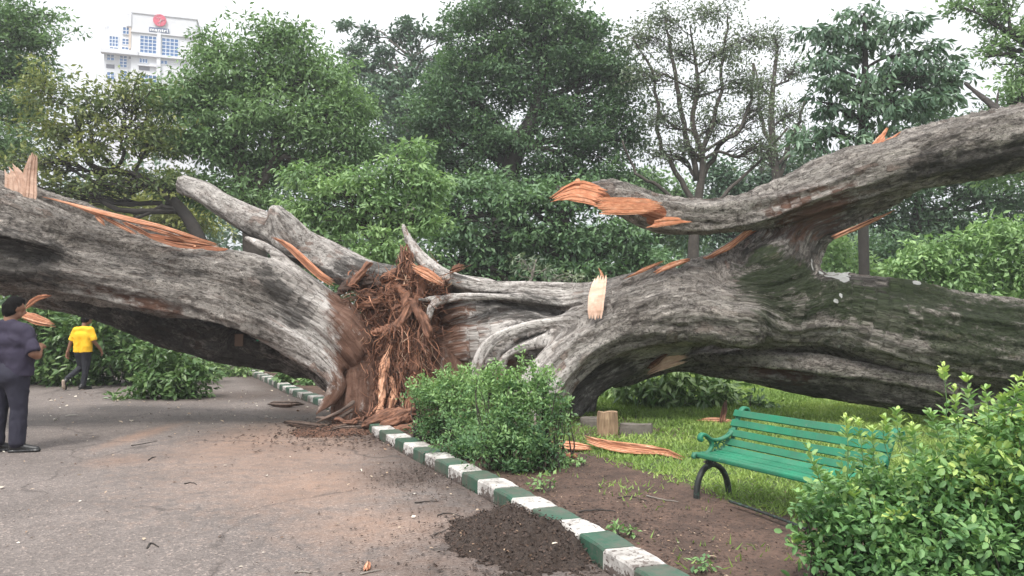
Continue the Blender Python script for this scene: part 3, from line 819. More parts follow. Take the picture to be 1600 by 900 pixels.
Rm = {'wood': zone([[(880, 300, 10.85, 16), (920, 306, 10.7, 18), (940, 314, 10.65, 16)], [(940, 318, 10.62, 15), (985, 326, 10.55, 15), (1028, 332, 10.5, 12)], [(1015, 350, 10.6, 8), (1060, 352, 10.45, 3), (1120, 345, 10.4, 2)],
                    [(1060, 350, 10.5, 2), (1150, 330, 10.2, 3)], [(1105, 402, 11.0, 4), (1190, 352, 10.9, 4)]], .05),
      'smooth': zone([[(632, 352, 11.5, 10), (700, 440, 11.5, 30), (860, 470, 11.4, 30)], [(740, 540, 11.3, 60), (850, 520, 11.2, 40)], [(820, 620, 10.8, 60)], [(900, 600, 11.8, 60), (1000, 555, 11.8, 40)]], .9),
      'moss': zone([[(1180, 440, 10.3, 18), (1250, 450, 10.2, 30), (1200, 480, 10.2, 10)], [(1440, 455, 9.9, 30), (1500, 490, 9.75, 45), (1570, 520, 9.6, 50), (1680, 550, 9.5, 50)],
                    [(1300, 460, 10.1, 15), (1400, 490, 9.9, 15)], [(1300, 555, 10.1, 4), (1450, 585, 9.8, 5), (1600, 610, 9.6, 6)], [(1200, 400, 10.4, 12)]], .36),
      'soot_shade': zone([[(1180, 400, 10.4, 30), (1250, 440, 10.2, 40), (1330, 450, 10.1, 30), (1450, 450, 10, 22)], [(760, 480, 11.4, 12), (860, 485, 11.3, 10)], [(820, 520, 11.2, 10)], [(900, 640, 11.8, 60), (950, 590, 11.8, 40)],
                    [(1260, 370, 10.4, 30), (1330, 340, 10.3, 12)], [(1450, 262, 9.7, 14), (1620, 250, 9.4, 18)], [(1330, 430, 9.9, 25), (1560, 500, 9.7, 30)]], .4),  # includes shade painted into the groove of the upper log
      'dirt': zone([[(690, 500, 11.5, 10), (700, 580, 11.4, 20)], [(790, 600, 11, 6)], [(1240, 340, 10.3, 1), (1300, 330, 10.2, 1)]], .75),
      'white': zone([[(p_[0], p_[1], p_[2] + dz_, p_[3]) for p_ in st_] for dz_ in (-.1, .05, .2, .35, .5, .65) for st_ in [[(1295, 424, 10.0, 6), (1318, 428, 9.95, 8), (1316, 446, 9.9, 3)], [(1306, 470, 9.9, 2.5), (1316, 478, 9.9, 1)], [(1313, 480, 9.9, .5), (1311, 545, 9.9, .5)], [(1316, 440, 9.9, .5), (1314, 480, 9.9, .5)],
                     [(1270, 400, 10.1, .5), (1272, 430, 10.05, 1)], [(1262, 385, 10.1, .3), (1264, 420, 10.05, .3)], [(1430, 443, 9.8, 3), (1434, 446, 9.8, 2)], [(1385, 430, 9.85, 3), (1389, 431, 9.85, 2)], [(1282, 398, 10.1, .3), (1284, 430, 10.05, 1)]]], .032)}
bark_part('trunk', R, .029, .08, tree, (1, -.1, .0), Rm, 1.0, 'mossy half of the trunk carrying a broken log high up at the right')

# lower right log
R3 = [S([(1050, 550, 12.2, 18), (1150, 556, 11.8, 22), (1250, 566, 11.3, 26), (1350, 580, 10.9, 26), (1450, 590, 10.7, 24)], .08),
      S([(960, 585, 12.2, 16), (1060, 562, 12.1, 18), (1130, 569, 11.8, 25), (1200, 578, 11.4, 31), (1280, 588, 11.0, 35), (1360, 600, 10.7, 35), (1450, 616, 10.5, 32), (1540, 634, 10.3, 34), (1650, 662, 10.1, 40), (1850, 700, 10.0, 48)], .08),
      S([(1090, 558, 11.6, 8), (1180, 559, 10.95, 14), (1280, 569, 10.5, 15), (1400, 588, 10.25, 15), (1500, 606, 10.1, 15)], .05),
      S([(1230, 602, 10.75, 7), (1330, 606, 10.25, 12), (1430, 622, 10.05, 11), (1500, 638, 9.95, 8)], .06, '-')]
bark_part('limb', R3, .03, .07, tree, (1, -.15, -.14), {'soot_shade': zone([[(1200, 610, 11, 22), (1500, 640, 10.4, 25)]], .3), 'dirt': zone([[(1180, 565, 11.2, 10), (1260, 575, 10.9, 10)]], .3)}, .8, 'dark limb lying low under the right half of the trunk')

# root mass: brown faces left and right of a torn hollow
B = [S([(536, 480, 11.35, 16), (552, 520, 11.3, 30), (560, 580, 11.2, 38), (562, 640, 11.1, 42), (570, 700, 11.1, 50)], .1),
     S([(585, 530, 11.55, 14), (596, 580, 11.4, 26), (600, 640, 11.25, 32), (606, 700, 11.2, 44)], .08),
     S([(630, 470, 12.6, 44), (650, 520, 12.6, 60), (650, 620, 12.5, 70), (650, 720, 12.4, 80)], .1),
     S([(684, 470, 12.0, 16), (700, 530, 11.85, 34), (712, 600, 11.65, 50), (722, 700, 11.55, 60)], .1),
     S([(560, 695, 10.9, 26), (640, 695, 10.8, 26), (700, 695, 11, 26)], .08),
     S([(590, 655, 10.95, 10), (640, 650, 10.95, 14), (670, 655, 11, 12)], .05)]
V_, F_ = None, None
bark_part('root_base', B, .03, .08, tree, (.05, .1, 1), {'dirt': lambda V: np.ones(len(V)) * .95, 'soot_shade': zone([[(640, 460, 12.4, 60), (650, 560, 12.3, 60)], [(700, 500, 11.9, 30), (740, 600, 11.4, 30)]], .5)}, .8, 'torn red brown root base standing on the road edge')  # dark mask on the hollow's back wall is painted shade

# torn roots and fibres
def rand_tube(mb, p0, dirv, length, r0, r1, n=7, wob=.35, grav=-.3, sides=4, tone=None):
    pts = [np.array(p0, float)]; d = np.array(dirv, float); d /= np.linalg.norm(d)
    for _ in range(n - 1):
        d = d + wob * rng.normal(size=3) + np.array([0, 0, grav * .3]); d /= np.linalg.norm(d)
        pts.append(pts[-1] + d * length / (n - 1))
    pts = catmull(pts, 2)
    mb.tube(pts, np.linspace(r0, r1, len(pts)), sides, False, tone)


def build_grain(mb, name, mat, parent, smooth=True, kind=None, d=(1, 0, 0)):
    V = np.concatenate(mb.V); F = [np.concatenate(f) for f in mb.F.values()]
    d = np.array(d, float) / np.linalg.norm(d); e2 = np.cross(d, [0, 1, .01]); e2 /= np.linalg.norm(e2); e3 = np.cross(d, e2)
    return part(name, V, F, mat, parent, smooth, {'grain': np.stack([V @ d, V @ e2, V @ e3], 1), 'tone': np.concatenate(mb.A)}, kind)


M['fibre'] = None
m, nt, b = new_mat('root_fibre')
c = ramp(nt, attr(nt, 'tone'), [(0, (.03, .016, .012)), (.45, (.13, .06, .038)), (.75, (.32, .145, .085)), (.92, (.50, .25, .15)), (1, (.58, .42, .30))])
nt.links.new(c, b.inputs['Base Color']); b.inputs['Roughness'].default_value = .85
M['fibre'] = m
mb = MB()
for q in range(1700):
    t = rng.random()
    if t < .45:     # tangle in the hollow
        px, py, d = rng.uniform(552, 690), rng.uniform(440, 545), rng.uniform(11.2, 11.9); py = max(py, 455 - abs(px - 620) * .2 + (620 - px) * .35 if px < 620 else 440)
        dv = rng.normal(size=3) * [1, .6, .6]; ln = rng.uniform(.25, .8); gr = -.2
    elif t < .9:   # curtain hanging down
        px, py, d = rng.uniform(606, 672), rng.uniform(500, 590), rng.uniform(10.95, 11.4)
        dv = np.array([rng.normal() * .3, -.1, -1]); ln = rng.uniform(.3, .9); gr = -.6
    else:          # along the brown left face
        px, py, d = rng.uniform(540, 615), rng.uniform(500, 640), rng.uniform(10.8, 10.95)
        dv = np.array([rng.normal() * .4, 0, -1]); ln = rng.uniform(.1, .4); gr = -.6
    r = rng.choice([.0035, .005, .007, .012], p=[.45, .35, .15, .05])
    rand_tube(mb, P(px, py, d), dv, ln, r, r * .4, 6, .45, gr, 3, float(np.clip(rng.normal(.5, .25), 0, 1)))
build_grain(mb, 'root_fibres', M['fibre'], tree, False, 'stuff')


def gnarled(name, pts, mat, parent, h=.018, k=.02, disp=.05, label=None, seed=61):
    V, F = sdf_mesh([(px_stroke(s, 4), k, '+', None) for s in pts], h, k)
    N_ = vnormals(V, F); d = (px_stroke(pts[0], 3)[-1] - px_stroke(pts[0], 3)[0])[:3]; d /= np.linalg.norm(d)
    e2 = np.cross(d, [.1, 1, 0]); e2 /= np.linalg.norm(e2); e3 = np.cross(d, e2)
    g = np.stack([V @ d, V @ e2, V @ e3], 1)
    V = V + N_ * (disp * 2.2 * (fbm(g * np.array([4, 14, 14]), seed, 3) - .5) + disp * 1.4 * (fbm(g * np.array([7, 42, 42]), seed + 5, 2) - .5))[:, None]
    o = part(name, V, F, mat, parent, True, {'grain': g, 'tone': np.full(len(V), .5)})
    if label: o['label'] = label
    return o


gnarled('matted_roots', [[(600, 452, 11.75, 14), (632, 470, 11.65, 26), (640, 520, 11.5, 28), (642, 570, 11.35, 26), (636, 625, 11.15, 24), (640, 660, 11.1, 22)], [(575, 462, 11.75, 12), (590, 500, 11.6, 14), (612, 540, 11.45, 16)], [(668, 462, 11.7, 12), (670, 520, 11.6, 14)]], M['root'], tree, .02, .04, .10, None, 58)
torn = [  # (strokes, material, label)
    ([[(584, 519, 11.05, 3), (602, 515, 11.05, 7), (622, 508, 11.05, 8), (634, 488, 11.1, 8), (636, 465, 11.2, 9), (622, 450, 11.3, 6)], [(606, 515, 11, 4), (596, 528, 11, 3)]], 'root', 'thick torn root curling down through the hollow'),
    ([[(668, 442, 11.3, 9), (650, 470, 11.3, 9), (660, 500, 11.2, 5)], [(640, 470, 11.3, 6), (612, 484, 11.2, 3)]], 'root', None),
    ([[(612, 540, 11.0, 2), (603, 565, 10.9, 5), (597, 605, 10.8, 6), (594, 650, 10.75, 5)], [(612, 590, 10.85, 3), (616, 618, 10.8, 6), (608, 645, 10.75, 4)]], 'wood', 'orange split root standing at the foot of the hollow'),
    ([[(644, 590, 10.9, 5), (644, 630, 10.8, 8), (636, 660, 10.7, 5)]], 'root', None),
    ([[(640, 470, 11.1, 3), (655, 490, 11.05, 6), (668, 515, 11.0, 7), (664, 540, 11.0, 4)]], 'root', None),
    ([[(558, 672, 10.3, 2), (580, 660, 10.3, 7), (604, 648, 10.35, 9), (628, 642, 10.4, 4)], [(590, 670, 10.2, 3), (620, 655, 10.25, 7), (645, 640, 10.3, 3)]], 'root', 'twisted heartwood lump at the foot of the roots'),
    ([[(600, 680, 10.1, 4), (640, 672, 10.1, 10), (668, 664, 10.2, 7)]], 'root', None),
    ([[(525, 655, 10.4, 2), (545, 660, 10.3, 5), (560, 655, 10.3, 4)]], 'root', None),
    ([[(526, 462, 11.3, 4), (545, 446, 11.4, 9), (575, 440, 11.4, 10), (596, 452, 11.4, 6)]], 'brownbark', None),
    ([[(598, 436, 11.6, 5), (622, 426, 11.6, 8), (646, 434, 11.5, 6)], [(572, 462, 11.4, 7), (600, 475, 11.35, 5)], [(560, 480, 11.35, 5), (590, 470, 11.3, 6), (596, 452, 11.35, 4)]], 'root', None),
    ([[(650, 610, 10.95, 5), (648, 570, 11, 7), (656, 535, 11.1, 4)], [(632, 610, 10.95, 4), (630, 575, 10.95, 5)]], 'root', None),
    ([[(655, 655, 10.6, 5), (676, 630, 10.6, 9), (684, 605, 10.7, 6)]], 'brownbark', None),
    ([[(550, 445, 11.2, 5), (572, 418, 11.3, 6), (582, 412, 11.3, 3)]], 'root', None),
]
for q, (st, mm, lb) in enumerate(torn): gnarled('torn_root', st, M[mm], tree, .017, .03, .045, lb, 60 + q)
gnarled('surface_root', [[(494, 660, 10.4, 1.5), (512, 652, 10.45, 2.5), (532, 643, 10.5, 3), (552, 628, 10.6, 3)]], M['brownbark'], tree, .010, .02, .01)
gnarled('surface_root', [[(495, 652, 10.55, 2), (525, 655, 10.5, 3), (550, 640, 10.6, 3)]], M['brownbark'], tree, .012, .02, .01)


def splinter(name, path, width, wdir, parent, mat, strips=9, thick=.02, jag=.25, taper=(.4, 1, .5), label=None, seed=1, curl=0.0, jag0=None, solid=False):
    """a torn board: parallel fibre strips along a path, ends ragged; path world points, wdir = across direction"""
    r = np.random.default_rng(seed)
    C_ = catmull(path, 6); L_ = np.concatenate([[0], np.cumsum(np.linalg.norm(np.diff(C_, axis=0), axis=1))]); L_ /= L_[-1]
    W = np.array(wdir, float); W /= np.linalg.norm(W)
    mb = MB(); ns = 7; Gs = []; strips = strips if solid else int(strips * 1.9) + 1
    for s in range(strips):
        u = (s + .5) / strips * 2 - 1
        a0, a1 = r.uniform(0, jag if jag0 is None else jag0) * (.3 + abs(u)), 1 - r.uniform(0, jag) * (.3 + abs(u))
        t = np.linspace(a0, a1, ns)
        c = np.stack([np.interp(t, L_, C_[:, i]) for i in range(3)], 1)
        w = width * np.interp(t, [0, .5, 1], taper)
        T = np.gradient(c, axis=0); T /= np.linalg.norm(T, axis=1)[:, None]; Nn = np.cross(T, W); Nn /= np.linalg.norm(Nn, axis=1)[:, None]
        c = c + W * (u * w / 2)[:, None] + Nn * (curl * u * u * w)[:, None]
        lift = r.uniform(-.6, .6) * thick * (.25 if solid else 1)
        hw = w / strips * (r.uniform(.62, .8) if solid else r.uniform(.6, 1.0)); hw[0] *= .3; hw[-1] *= .15; hw[-2] *= .85
        th = np.full(ns, thick * r.uniform(.6, 1.2)); th[0] *= .3; th[-1] *= .3
        V = np.stack([c + W * hw[:, None] + Nn * (lift + th)[:, None], c - W * hw[:, None] + Nn * (lift + th)[:, None],
                      c - W * hw[:, None] + Nn * (lift - th)[:, None], c + W * hw[:, None] + Nn * (lift - th)[:, None]], 1).reshape(-1, 3)
        i = np.arange(ns - 1)[:, None] * 4; j = np.arange(4)[None]; j2 = (j + 1) % 4
        F = np.stack([i + j, i + j2, i + 4 + j2, i + 4 + j], -1).reshape(-1, 4)
        mb.add(V, [F, np.array([[3, 2, 1, 0], [ns * 4 - 4, ns * 4 - 3, ns * 4 - 2, ns * 4 - 1]])])
        Gs.append(np.stack([np.repeat(t * 2, 4), np.full(ns * 4, u * width / 2) + np.tile([.0, .01, .01, 0], ns), np.full(ns * 4, (s * .06 + seed) if solid else s * .37)], 1))
    V = np.concatenate(mb.V); F = [np.concatenate(f) for f in mb.F.values()]
    o = part(name, V, F, mat, parent, False, {'grain': np.concatenate(Gs)})
    if label: o['label'] = label
    return o


def shreds(n, boxes, name):
    r = np.random.default_rng(123); mb = MB()
    for q in range(n):
        bx = boxes[r.integers(len(boxes))]
        p = P(r.uniform(bx[0], bx[1]), r.uniform(bx[2], bx[3]), r.uniform(bx[4], bx[5])); ln = r.uniform(.07, .34)
        d = unit_(np.array([r.normal() * bx[6], r.normal() * .4 - .1, -1.0]) if bx[6] < 2 else r.normal(size=3)); w = unit_(np.cross(d, r.normal(size=3))); hw = r.uniform(.004, .016)
        m_ = p + d * ln * .5 + r.normal(size=3) * .03 * ln / .2
        pts = np.array([p, m_, p + d * ln + r.normal(size=3) * .02]); nn = np.cross(d, w) * .004
        V = np.concatenate([pts + w * hw * np.array([[.7], [1], [.15]]) + nn, pts - w * hw * np.array([[.6], [1], [.1]]) + nn, pts + nn * -1])
        mb.add(V, [np.array([[0, 1, 4, 3], [1, 2, 5, 4], [3, 4, 7, 6], [4, 5, 8, 7], [6, 7, 1, 0], [7, 8, 2, 1]])], float(np.clip(r.normal(.47, .24), 0, 1)))
    build_grain(mb, name, M['fibre'], tree, False, 'stuff')
def unit_(v): return v / (np.linalg.norm(v) + 1e-9)
shreds(1500, [(540, 690, 428, 470, 11.2, 11.7, 9), (560, 680, 455, 540, 11.0, 11.8, 9), (600, 665, 500, 600, 10.9, 11.3, .5), (585, 650, 560, 660, 10.75, 11.0, .3), (560, 680, 640, 672, 10.5, 10.9, 9), (625, 645, 380, 440, 11.35, 11.45, .3), (640, 700, 430, 460, 11.2, 11.5, 9)], 'wood_shreds')
def pp(*a): return [P(*x) for x in a]
W_, PW = M['wood'], M['boardwood']
SW = M['solidwood']
splinter('splinter', pp((30, 315, 10.2), (26, 275, 10.15), (14, 254, 10.1)), .34, (1, .2, .15), tree, PW, 10, .014, .6, (1.1, .9, .6), 'pale shard standing up on the trunk at the far left', 3, 0, .02, True)
splinter('splinter', pp((44, 315, 10.15), (47, 270, 10.1), (52, 236, 10.0)), .18, (1, .1, -.15), tree, PW, 6, .018, .3, (1.2, .9, .7), None, 5, 0, .02, True)
splinter('splinter', pp((930, 500, 10.55), (932, 465, 10.6), (939, 430, 10.78)), .24, (1, 0, .12), tree, PW, 5, .02, .06, (.85, .95, .8), 'pale board of split wood hanging down the face of the trunk', 7, 0, None, True)
splinter('splinter', pp((943, 436, 10.9), (938, 424, 10.9), (934, 417, 10.9)), .05, (1, 0, 0), tree, W_, 3, .01, .5, (1, .8, .3), None, 8)
splinter('splinter', pp((422, 370, 11.0), (445, 380, 11), (470, 402, 10.9), (500, 430, 10.85), (524, 445, 10.85)), .10, (.5, 0, .9), tree, W_, 5, .022, .12, (.5, 1, 1), 'long orange strip peeled from the trunk crest beside the roots', 9)
splinter('splinter', pp((1100, 405, 10.8), (1140, 385, 10.75), (1168, 362, 10.7), (1190, 347, 10.7)), .12, (.2, .3, 1), tree, W_, 5, .02, .25, (.5, 1, .5), None, 10)
splinter('splinter', pp((1020, 428, 10.9), (1045, 416, 10.85), (1080, 404, 10.8)), .09, (.1, .5, 1), tree, W_, 5, .02, .35, (.6, 1, .5), None, 11)
splinter('splinter', pp((975, 435, 10.95), (1010, 420, 10.95), (1040, 408, 10.95)), .05, (.1, .5, 1), tree, W_, 4, .015, .35, (.4, 1, .5), None, 12)
splinter('splinter', pp((1298, 374, 10.4), (1340, 355, 10.4), (1400, 328, 10.4)), .09, (0, .5, 1), tree, W_, 4, .02, .3, (1, .6, .2), 'thin orange strip hanging below the high broken log', 13)
splinter('splinter', pp((1360, 240, 10.2), (1372, 222, 10.2), (1387, 198, 10.2)), .24, (1, .1, .5), tree, SW, 7, .014, .55, (1.1, .8, .4), 'orange splinters standing on top of the high log', 14, 0, .05, True)
splinter('splinter', pp((1368, 234, 10.15), (1392, 218, 10.15), (1414, 201, 10.15)), .13, (.4, .1, 1), tree, SW, 5, .012, .5, (1.1, .7, .3), None, 15, 0, .05, True)
splinter('splinter', pp((1236, 290, 10.4), (1235, 280, 10.4)), .03, (1, 0, 0), tree, PW, 2, .008, .3, (1, .7, .3), None, 16)
# ragged broken end of the high log
splinter('broken_end', pp((858, 314, 10.75), (900, 300, 10.7), (950, 312, 10.6)), .34, (0, 0, 1), tree, SW, 13, .022, .35, (.25, 1.0, 1.0), 'ragged orange broken end of the high log', 17, 0, .8, True)
splinter('broken_end', pp((862, 310, 10.75), (900, 292, 10.75), (940, 294, 10.75)), .22, (0, .2, 1), tree, SW, 8, .022, .5, (.5, 1.0, 1.0), None, 18, 0, .8, True)
splinter('broken_end', pp((928, 322, 10.55), (980, 322, 10.5), (1036, 322, 10.45)), .24, (0, -.15, 1), tree, SW, 9, .018, .16, (1, 1.0, .8), None, 19, 0, None, True)
splinter('broken_end', pp((1008, 352, 10.5), (1040, 346, 10.42), (1085, 345, 10.35)), .14, (0, -.2, 1), tree, SW, 6, .016, .5, (1, .8, .4), None, 20, 0, None, True)
# fibres bridging the long split at left
for q, (x0, y0, x1, y1, d) in enumerate([(110, 318, 175, 345, 10.15), (148, 337, 165, 352, 10.1), (158, 338, 215, 368, 10.15), (190, 346, 240, 372, 10.25), (215, 352, 300, 378, 10.4)]):
    splinter('splinter', pp((x0, y0, d), ((x0 + x1) / 2, (y0 + y1) / 2 - 1, d - .02), (x1, y1, d)), .05, (.3, 0, 1), tree, W_, 3, .012, .2, (.6, 1, .6), None, 30 + q)
splinter('split_lip', pp((62, 306, 10.0), (120, 322, 10.05), (190, 340, 10.1), (260, 357, 10.3), (342, 385, 10.7)), .07, (0, .3, 1), tree, W_, 4, .02, .2, (.4, 1, .6), 'orange lip of the long split along the top of the trunk', 40)
splinter('split_lip', pp((250, 372, 10.35), (300, 378, 10.5), (345, 386, 10.75)), .16, (0, .3, 1), tree, W_, 6, .02, .5, (.7, 1, .3), None, 41)
# torn chunk near the man's head and under the right half
splinter('splinter', pp((38, 482, 9.9), (60, 466, 9.9), (82, 462, 9.9)), .10, (0, .2, 1), tree, W_, 5, .02, .3, (1, .7, .3), None, 42)
splinter('splinter', pp((30, 490, 9.85), (60, 500, 9.85), (88, 508, 9.85)), .13, (0, .2, 1), tree, W_, 6, .02, .3, (1, 1, .4), 'orange splinters under the trunk behind the man in purple', 43)
splinter('splinter', pp((1010, 582, 11.6), (1040, 566, 11.5), (1078, 556, 11.5)), .22, (.1, .1, 1), tree, PW, 8, .025, .3, (.5, 1, .8), None, 44)
splinter('splinter', pp((1012, 575, 11.5), (1032, 562, 11.4), (1045, 552, 11.4)), .18, (.5, .1, .6), tree, M['root'], 6, .025, .3, (.7, 1, .6), None, 45)
splinter('splinter', pp((700, 424, 11.3), (716, 418, 11.3), (728, 416, 11.3)), .13, (0, .1, 1), tree, M['root'], 5, .02, .5, (.8, 1, .4), None, 46)
splinter('splinter', pp((640, 415, 11.1), (668, 428, 11.05), (696, 446, 11.0)), .16, (.2, 0, 1), tree, W_, 6, .03, .3, (.7, 1, .5), None, 47)
splinter('splinter', pp((634, 352, 11.45), (640, 385, 11.4), (640, 425, 11.35)), .07, (1, 0, .1), tree, M['root'], 4, .02, .4, (.2, .8, 1), None, 48)
# ------------------------------------------------------------------ leaves and trees
LEAF4 = (np.array([[0, 0, 0], [.45, .5, .12], [1, 0, -.08], [.45, -.5, .12]]), np.array([[0, 1, 2, 3]]))
LEAF6 = (np.array([[0, 0, 0], [.3, .42, .10], [.72, .40, .06], [1, 0, -.16], [.72, -.40, .06], [.3, -.42, .10], [.5, 0, -.03]]),
         np.array([[0, 6, 1], [1, 6, 2], [2, 6, 3], [3, 6, 4], [4, 6, 5], [5, 6, 0]]))
BLADE = (np.array([[0, .5, 0], [0, -.5, 0], [1, 0, 0]]), np.array([[0, 1, 2]]))


def unit(a): return a / (np.linalg.norm(a, axis=-1, keepdims=True) + 1e-9)


def scatter(tmpl, pos, axis, nrm, length, width, tone):
    T, F = tmpl; n = len(pos)
    X = unit(axis); Y = unit(np.cross(nrm, X)); Z = np.cross(X, Y)
    L = np.broadcast_to(length, (n,))[:, None, None]; W = np.broadcast_to(width, (n,))[:, None, None]
    V = pos[:, None] + X[:, None] * T[None, :, 0:1] * L + Y[:, None] * T[None, :, 1:2] * W + Z[:, None] * T[None, :, 2:3] * W
    FF = (F[None] + (np.arange(n) * len(T))[:, None, None]).reshape(-1, F.shape[1])
    return V.reshape(-1, 3), FF, np.repeat(tone, len(T))


def leaf_cloud(centers, cr, per, L, W, r, droop=.3, flat=.6, tone=None, up=.5):
    """clumps of leaves: each clump is a rosette-like puff, its upper leaves toned brighter as painted top light"""
    n = len(centers); tot = n * per
    off = unit(r.normal(size=(tot, 3))) * (r.random((tot, 1)) ** .45)
    c = np.repeat(centers, per, 0); rad = np.repeat(np.broadcast_to(cr, (n,)), per)[:, None]
    pos = c + off * rad * np.array([1, 1, flat])
    ax = unit(off * [1, 1, .5] + r.normal(size=(tot, 3)) * .55 + [0, 0, -droop])
    nr = unit(r.normal(size=(tot, 3)) * .6 + [0, 0, up + .4])
    ct = np.repeat(r.normal(.42, .13, n) if tone is None else tone, per)
    tn = np.clip(ct + r.normal(0, .10, tot) + .10 * off[:, 2], 0, 1)  # tone rises toward the clump top, light put into the colour
    l = L * r.uniform(.7, 1.25, tot)
    return pos, ax, nr, l, l * (W / L), tn


def wiggle(a, b, r, n=5, amt=.12, sag=0.0):
    t = np.linspace(0, 1, n)[:, None]; d = np.linalg.norm(b - a)
    p = a * (1 - t) + b * t + r.normal(size=(n, 3)) * amt * d * np.sin(math.pi * t) / 1.5
    p[:, 2] += sag * d * np.sin(math.pi * t[:, 0])
    return catmull(p, 3)


def make_tree(name, label, d, trunk, lobes, mat, L=.2, W=.085, cov=4.0, cr=.55, per=40, droop=.3, flat=.6, limb='limb', twigs=1.0, group='standing park trees behind the fallen trunk',
              cat='tree', seed=1, shell=2.4, tone=.42, stems=()):
    r = np.random.default_rng(seed)
    W_tr = [np.array(list(P(p[0], p[1], p[3] if len(p) > 3 else d)) + [p[2] * d / FPX]) for p in trunk]
    base = W_tr[0].copy(); base[2] = float(ground_z(base[0:1], base[1:2])[0]) - .15
    W_tr[0] = base
    TR = catmull(np.array(W_tr), 6)
    root = thing(name, label, cat, (base[0], base[1], base[2] + .15), group)
    mb = MB(); mb.tube(TR[:, :3], TR[:, 3], 9)
    for st in stems:
        s_ = np.array([list(P(p[0], p[1], d + (p[3] if len(p) > 3 else 0))) + [p[2] * d / FPX] for p in st]); s_[1:-1, :3] += r.normal(size=(len(s_) - 2, 3)) * .12; s_ = catmull(s_, 5); s_[:, :3] += r.normal(size=(len(s_), 3)) * .035; s_[:, 3] *= .8; mb.tube(s_[:, :3], s_[:, 3], 7)
    mt = MB(); cents = []; crs = []; tones = []
    for lb in lobes:
        px, py, rx, ry = lb[:4]; dd = d + (lb[4] if len(lb) > 4 else r.uniform(-.12, .12) * rx * d / FPX * 2); w = lb[5] if len(lb) > 5 else 1.0
        c = P(px, py, dd); R3 = np.array([rx, (rx + ry) * .45, ry]) * dd / FPX
        area = math.pi * rx * ry * (dd / FPX) ** 2
        nl = cov * w * area / (.5 * L * W * .55); n = max(3, int(nl / per))
        o = unit(r.normal(size=(n, 3))) * (r.random((n, 1)) ** (1 / shell))
        jag = 1 + .25 * r.normal(size=(n, 1))
        cc = c + o * R3 * jag
        cents.append(cc); crs.append(np.full(n, cr) * r.uniform(.6, 1.35, n)); tones.append(r.normal(tone + r.normal(0, .07), .16, n) + .09 * o[:, 2])  # upper clumps of each lobe toned lighter to paint sunlit tops
        # limb from the trunk to the lobe, then branches and twigs into its clumps
        ref = TR[TR[:, 2] < c[2] - .3 * R3[2] - .2]
        if len(ref) < 2: ref = TR[len(TR) // 3:]
        k = int(np.argmin(np.linalg.norm((ref[:, :3] - c) * [1, 1, .8], axis=1) + np.abs(r.normal(0, .4, len(ref)))))
        rr = min(ref[k, 3] * .6, .05 + .03 * np.linalg.norm(ref[k, :3] - c))
        lp = wiggle(ref[k, :3], c, r, 5, .09, .04)
        mb.tube(lp, np.linspace(rr, rr * .3, len(lp)), 6)
        for q in r.permutation(n)[:int(min(n, 18) * twigs)]:
            a = lp[r.integers(len(lp) // 3, len(lp))]
            tp = wiggle(a, cc[q], r, 4, .12, .03)
            mt.tube(tp, np.linspace(rr * .33, .008, len(tp)), 3, False)
    mb.build('trunk', M[limb], root, True)
    if mt.n: mt.build('branches', M[limb], root, True, 'stuff')
    cc = np.concatenate(cents); cr_ = np.concatenate(crs)
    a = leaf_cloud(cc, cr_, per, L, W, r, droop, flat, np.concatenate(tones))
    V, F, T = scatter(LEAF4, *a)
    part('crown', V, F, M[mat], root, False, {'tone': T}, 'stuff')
    global NLEAF
    NLEAF += len(a[0])
    return root


NLEAF = 0
BT = 'broadleaf_tree'
make_tree(BT, 'tall tree with dark drooping sprays filling the top left corner', 24, [(-90, 569, 26), (-80, 300, 22), (-60, 150, 16), (-30, 60, 8)],
          [(-30, 40, 70, 45), (30, 30, 55, 35), (60, 62, 38, 26), (-10, 100, 70, 40), (50, 110, 40, 22), (20, 165, 70, 40), (10, 230, 60, 40)], 'g_mid', .17, .07, 2.8, .5, 44, .2, .45, 'limbdark', 1.2, seed=11)
make_tree('twisted_tree', 'low tree with bare twisted limbs and olive leaves below the white building', 21,
          [(345, 590, 16), (330, 440, 12), (305, 360, 10), (262, 305, 8), (215, 275, 6), (150, 262, 4.5), (128, 235, 3.5), (118, 180, 2)],
          [(90, 205, 60, 34), (150, 165, 55, 34), (210, 150, 50, 40), (60, 260, 60, 34), (150, 225, 60, 40), (230, 215, 60, 45), (110, 300, 60, 24), (180, 285, 60, 24), (250, 285, 50, 30), (60, 140, 50, 40), (20, 300, 40, 20)],
          'g_olive', .17, .07, 1.5, .42, 30, .1, .5, 'limbdark', 1.6, seed=12, tone=.5,
          stems=[[(262, 305, 6), (225, 285, 5), (190, 292, 4), (120, 268, 3), (70, 245, 2)], [(215, 275, 5), (180, 270, 4), (140, 210, 3), (135, 150, 2)], [(290, 340, 5), (240, 320, 4), (200, 340, 3), (150, 330, 2)]])
make_tree(BT, 'large bright green tree left of centre whose crown overlaps the building', 22.5, [(415, 580, 26), (400, 420, 20), (392, 320, 16), (370, 240, 13), (372, 170, 9), (365, 100, 4)],
          [(342, 84, 44, 34), (312, 132, 50, 32), (290, 165, 75, 40), (380, 120, 60, 50), (440, 55, 48, 32), (450, 105, 60, 40), (500, 130, 60, 40), (400, 180, 80, 40), (490, 195, 75, 40), (545, 170, 45, 45),
           (330, 225, 75, 40), (430, 250, 80, 40), (520, 260, 60, 40), (260, 215, 40, 30), (300, 290, 60, 30), (390, 310, 70, 30), (560, 225, 40, 35)],
          'g_mid', .17, .07, 3.4, .6, 62, .4, .45, 'limb', 1.0, seed=13, tone=.55, stems=[[(392, 320, 12), (420, 260, 9), (430, 200, 7), (455, 130, 4), (452, 80, 2)]])
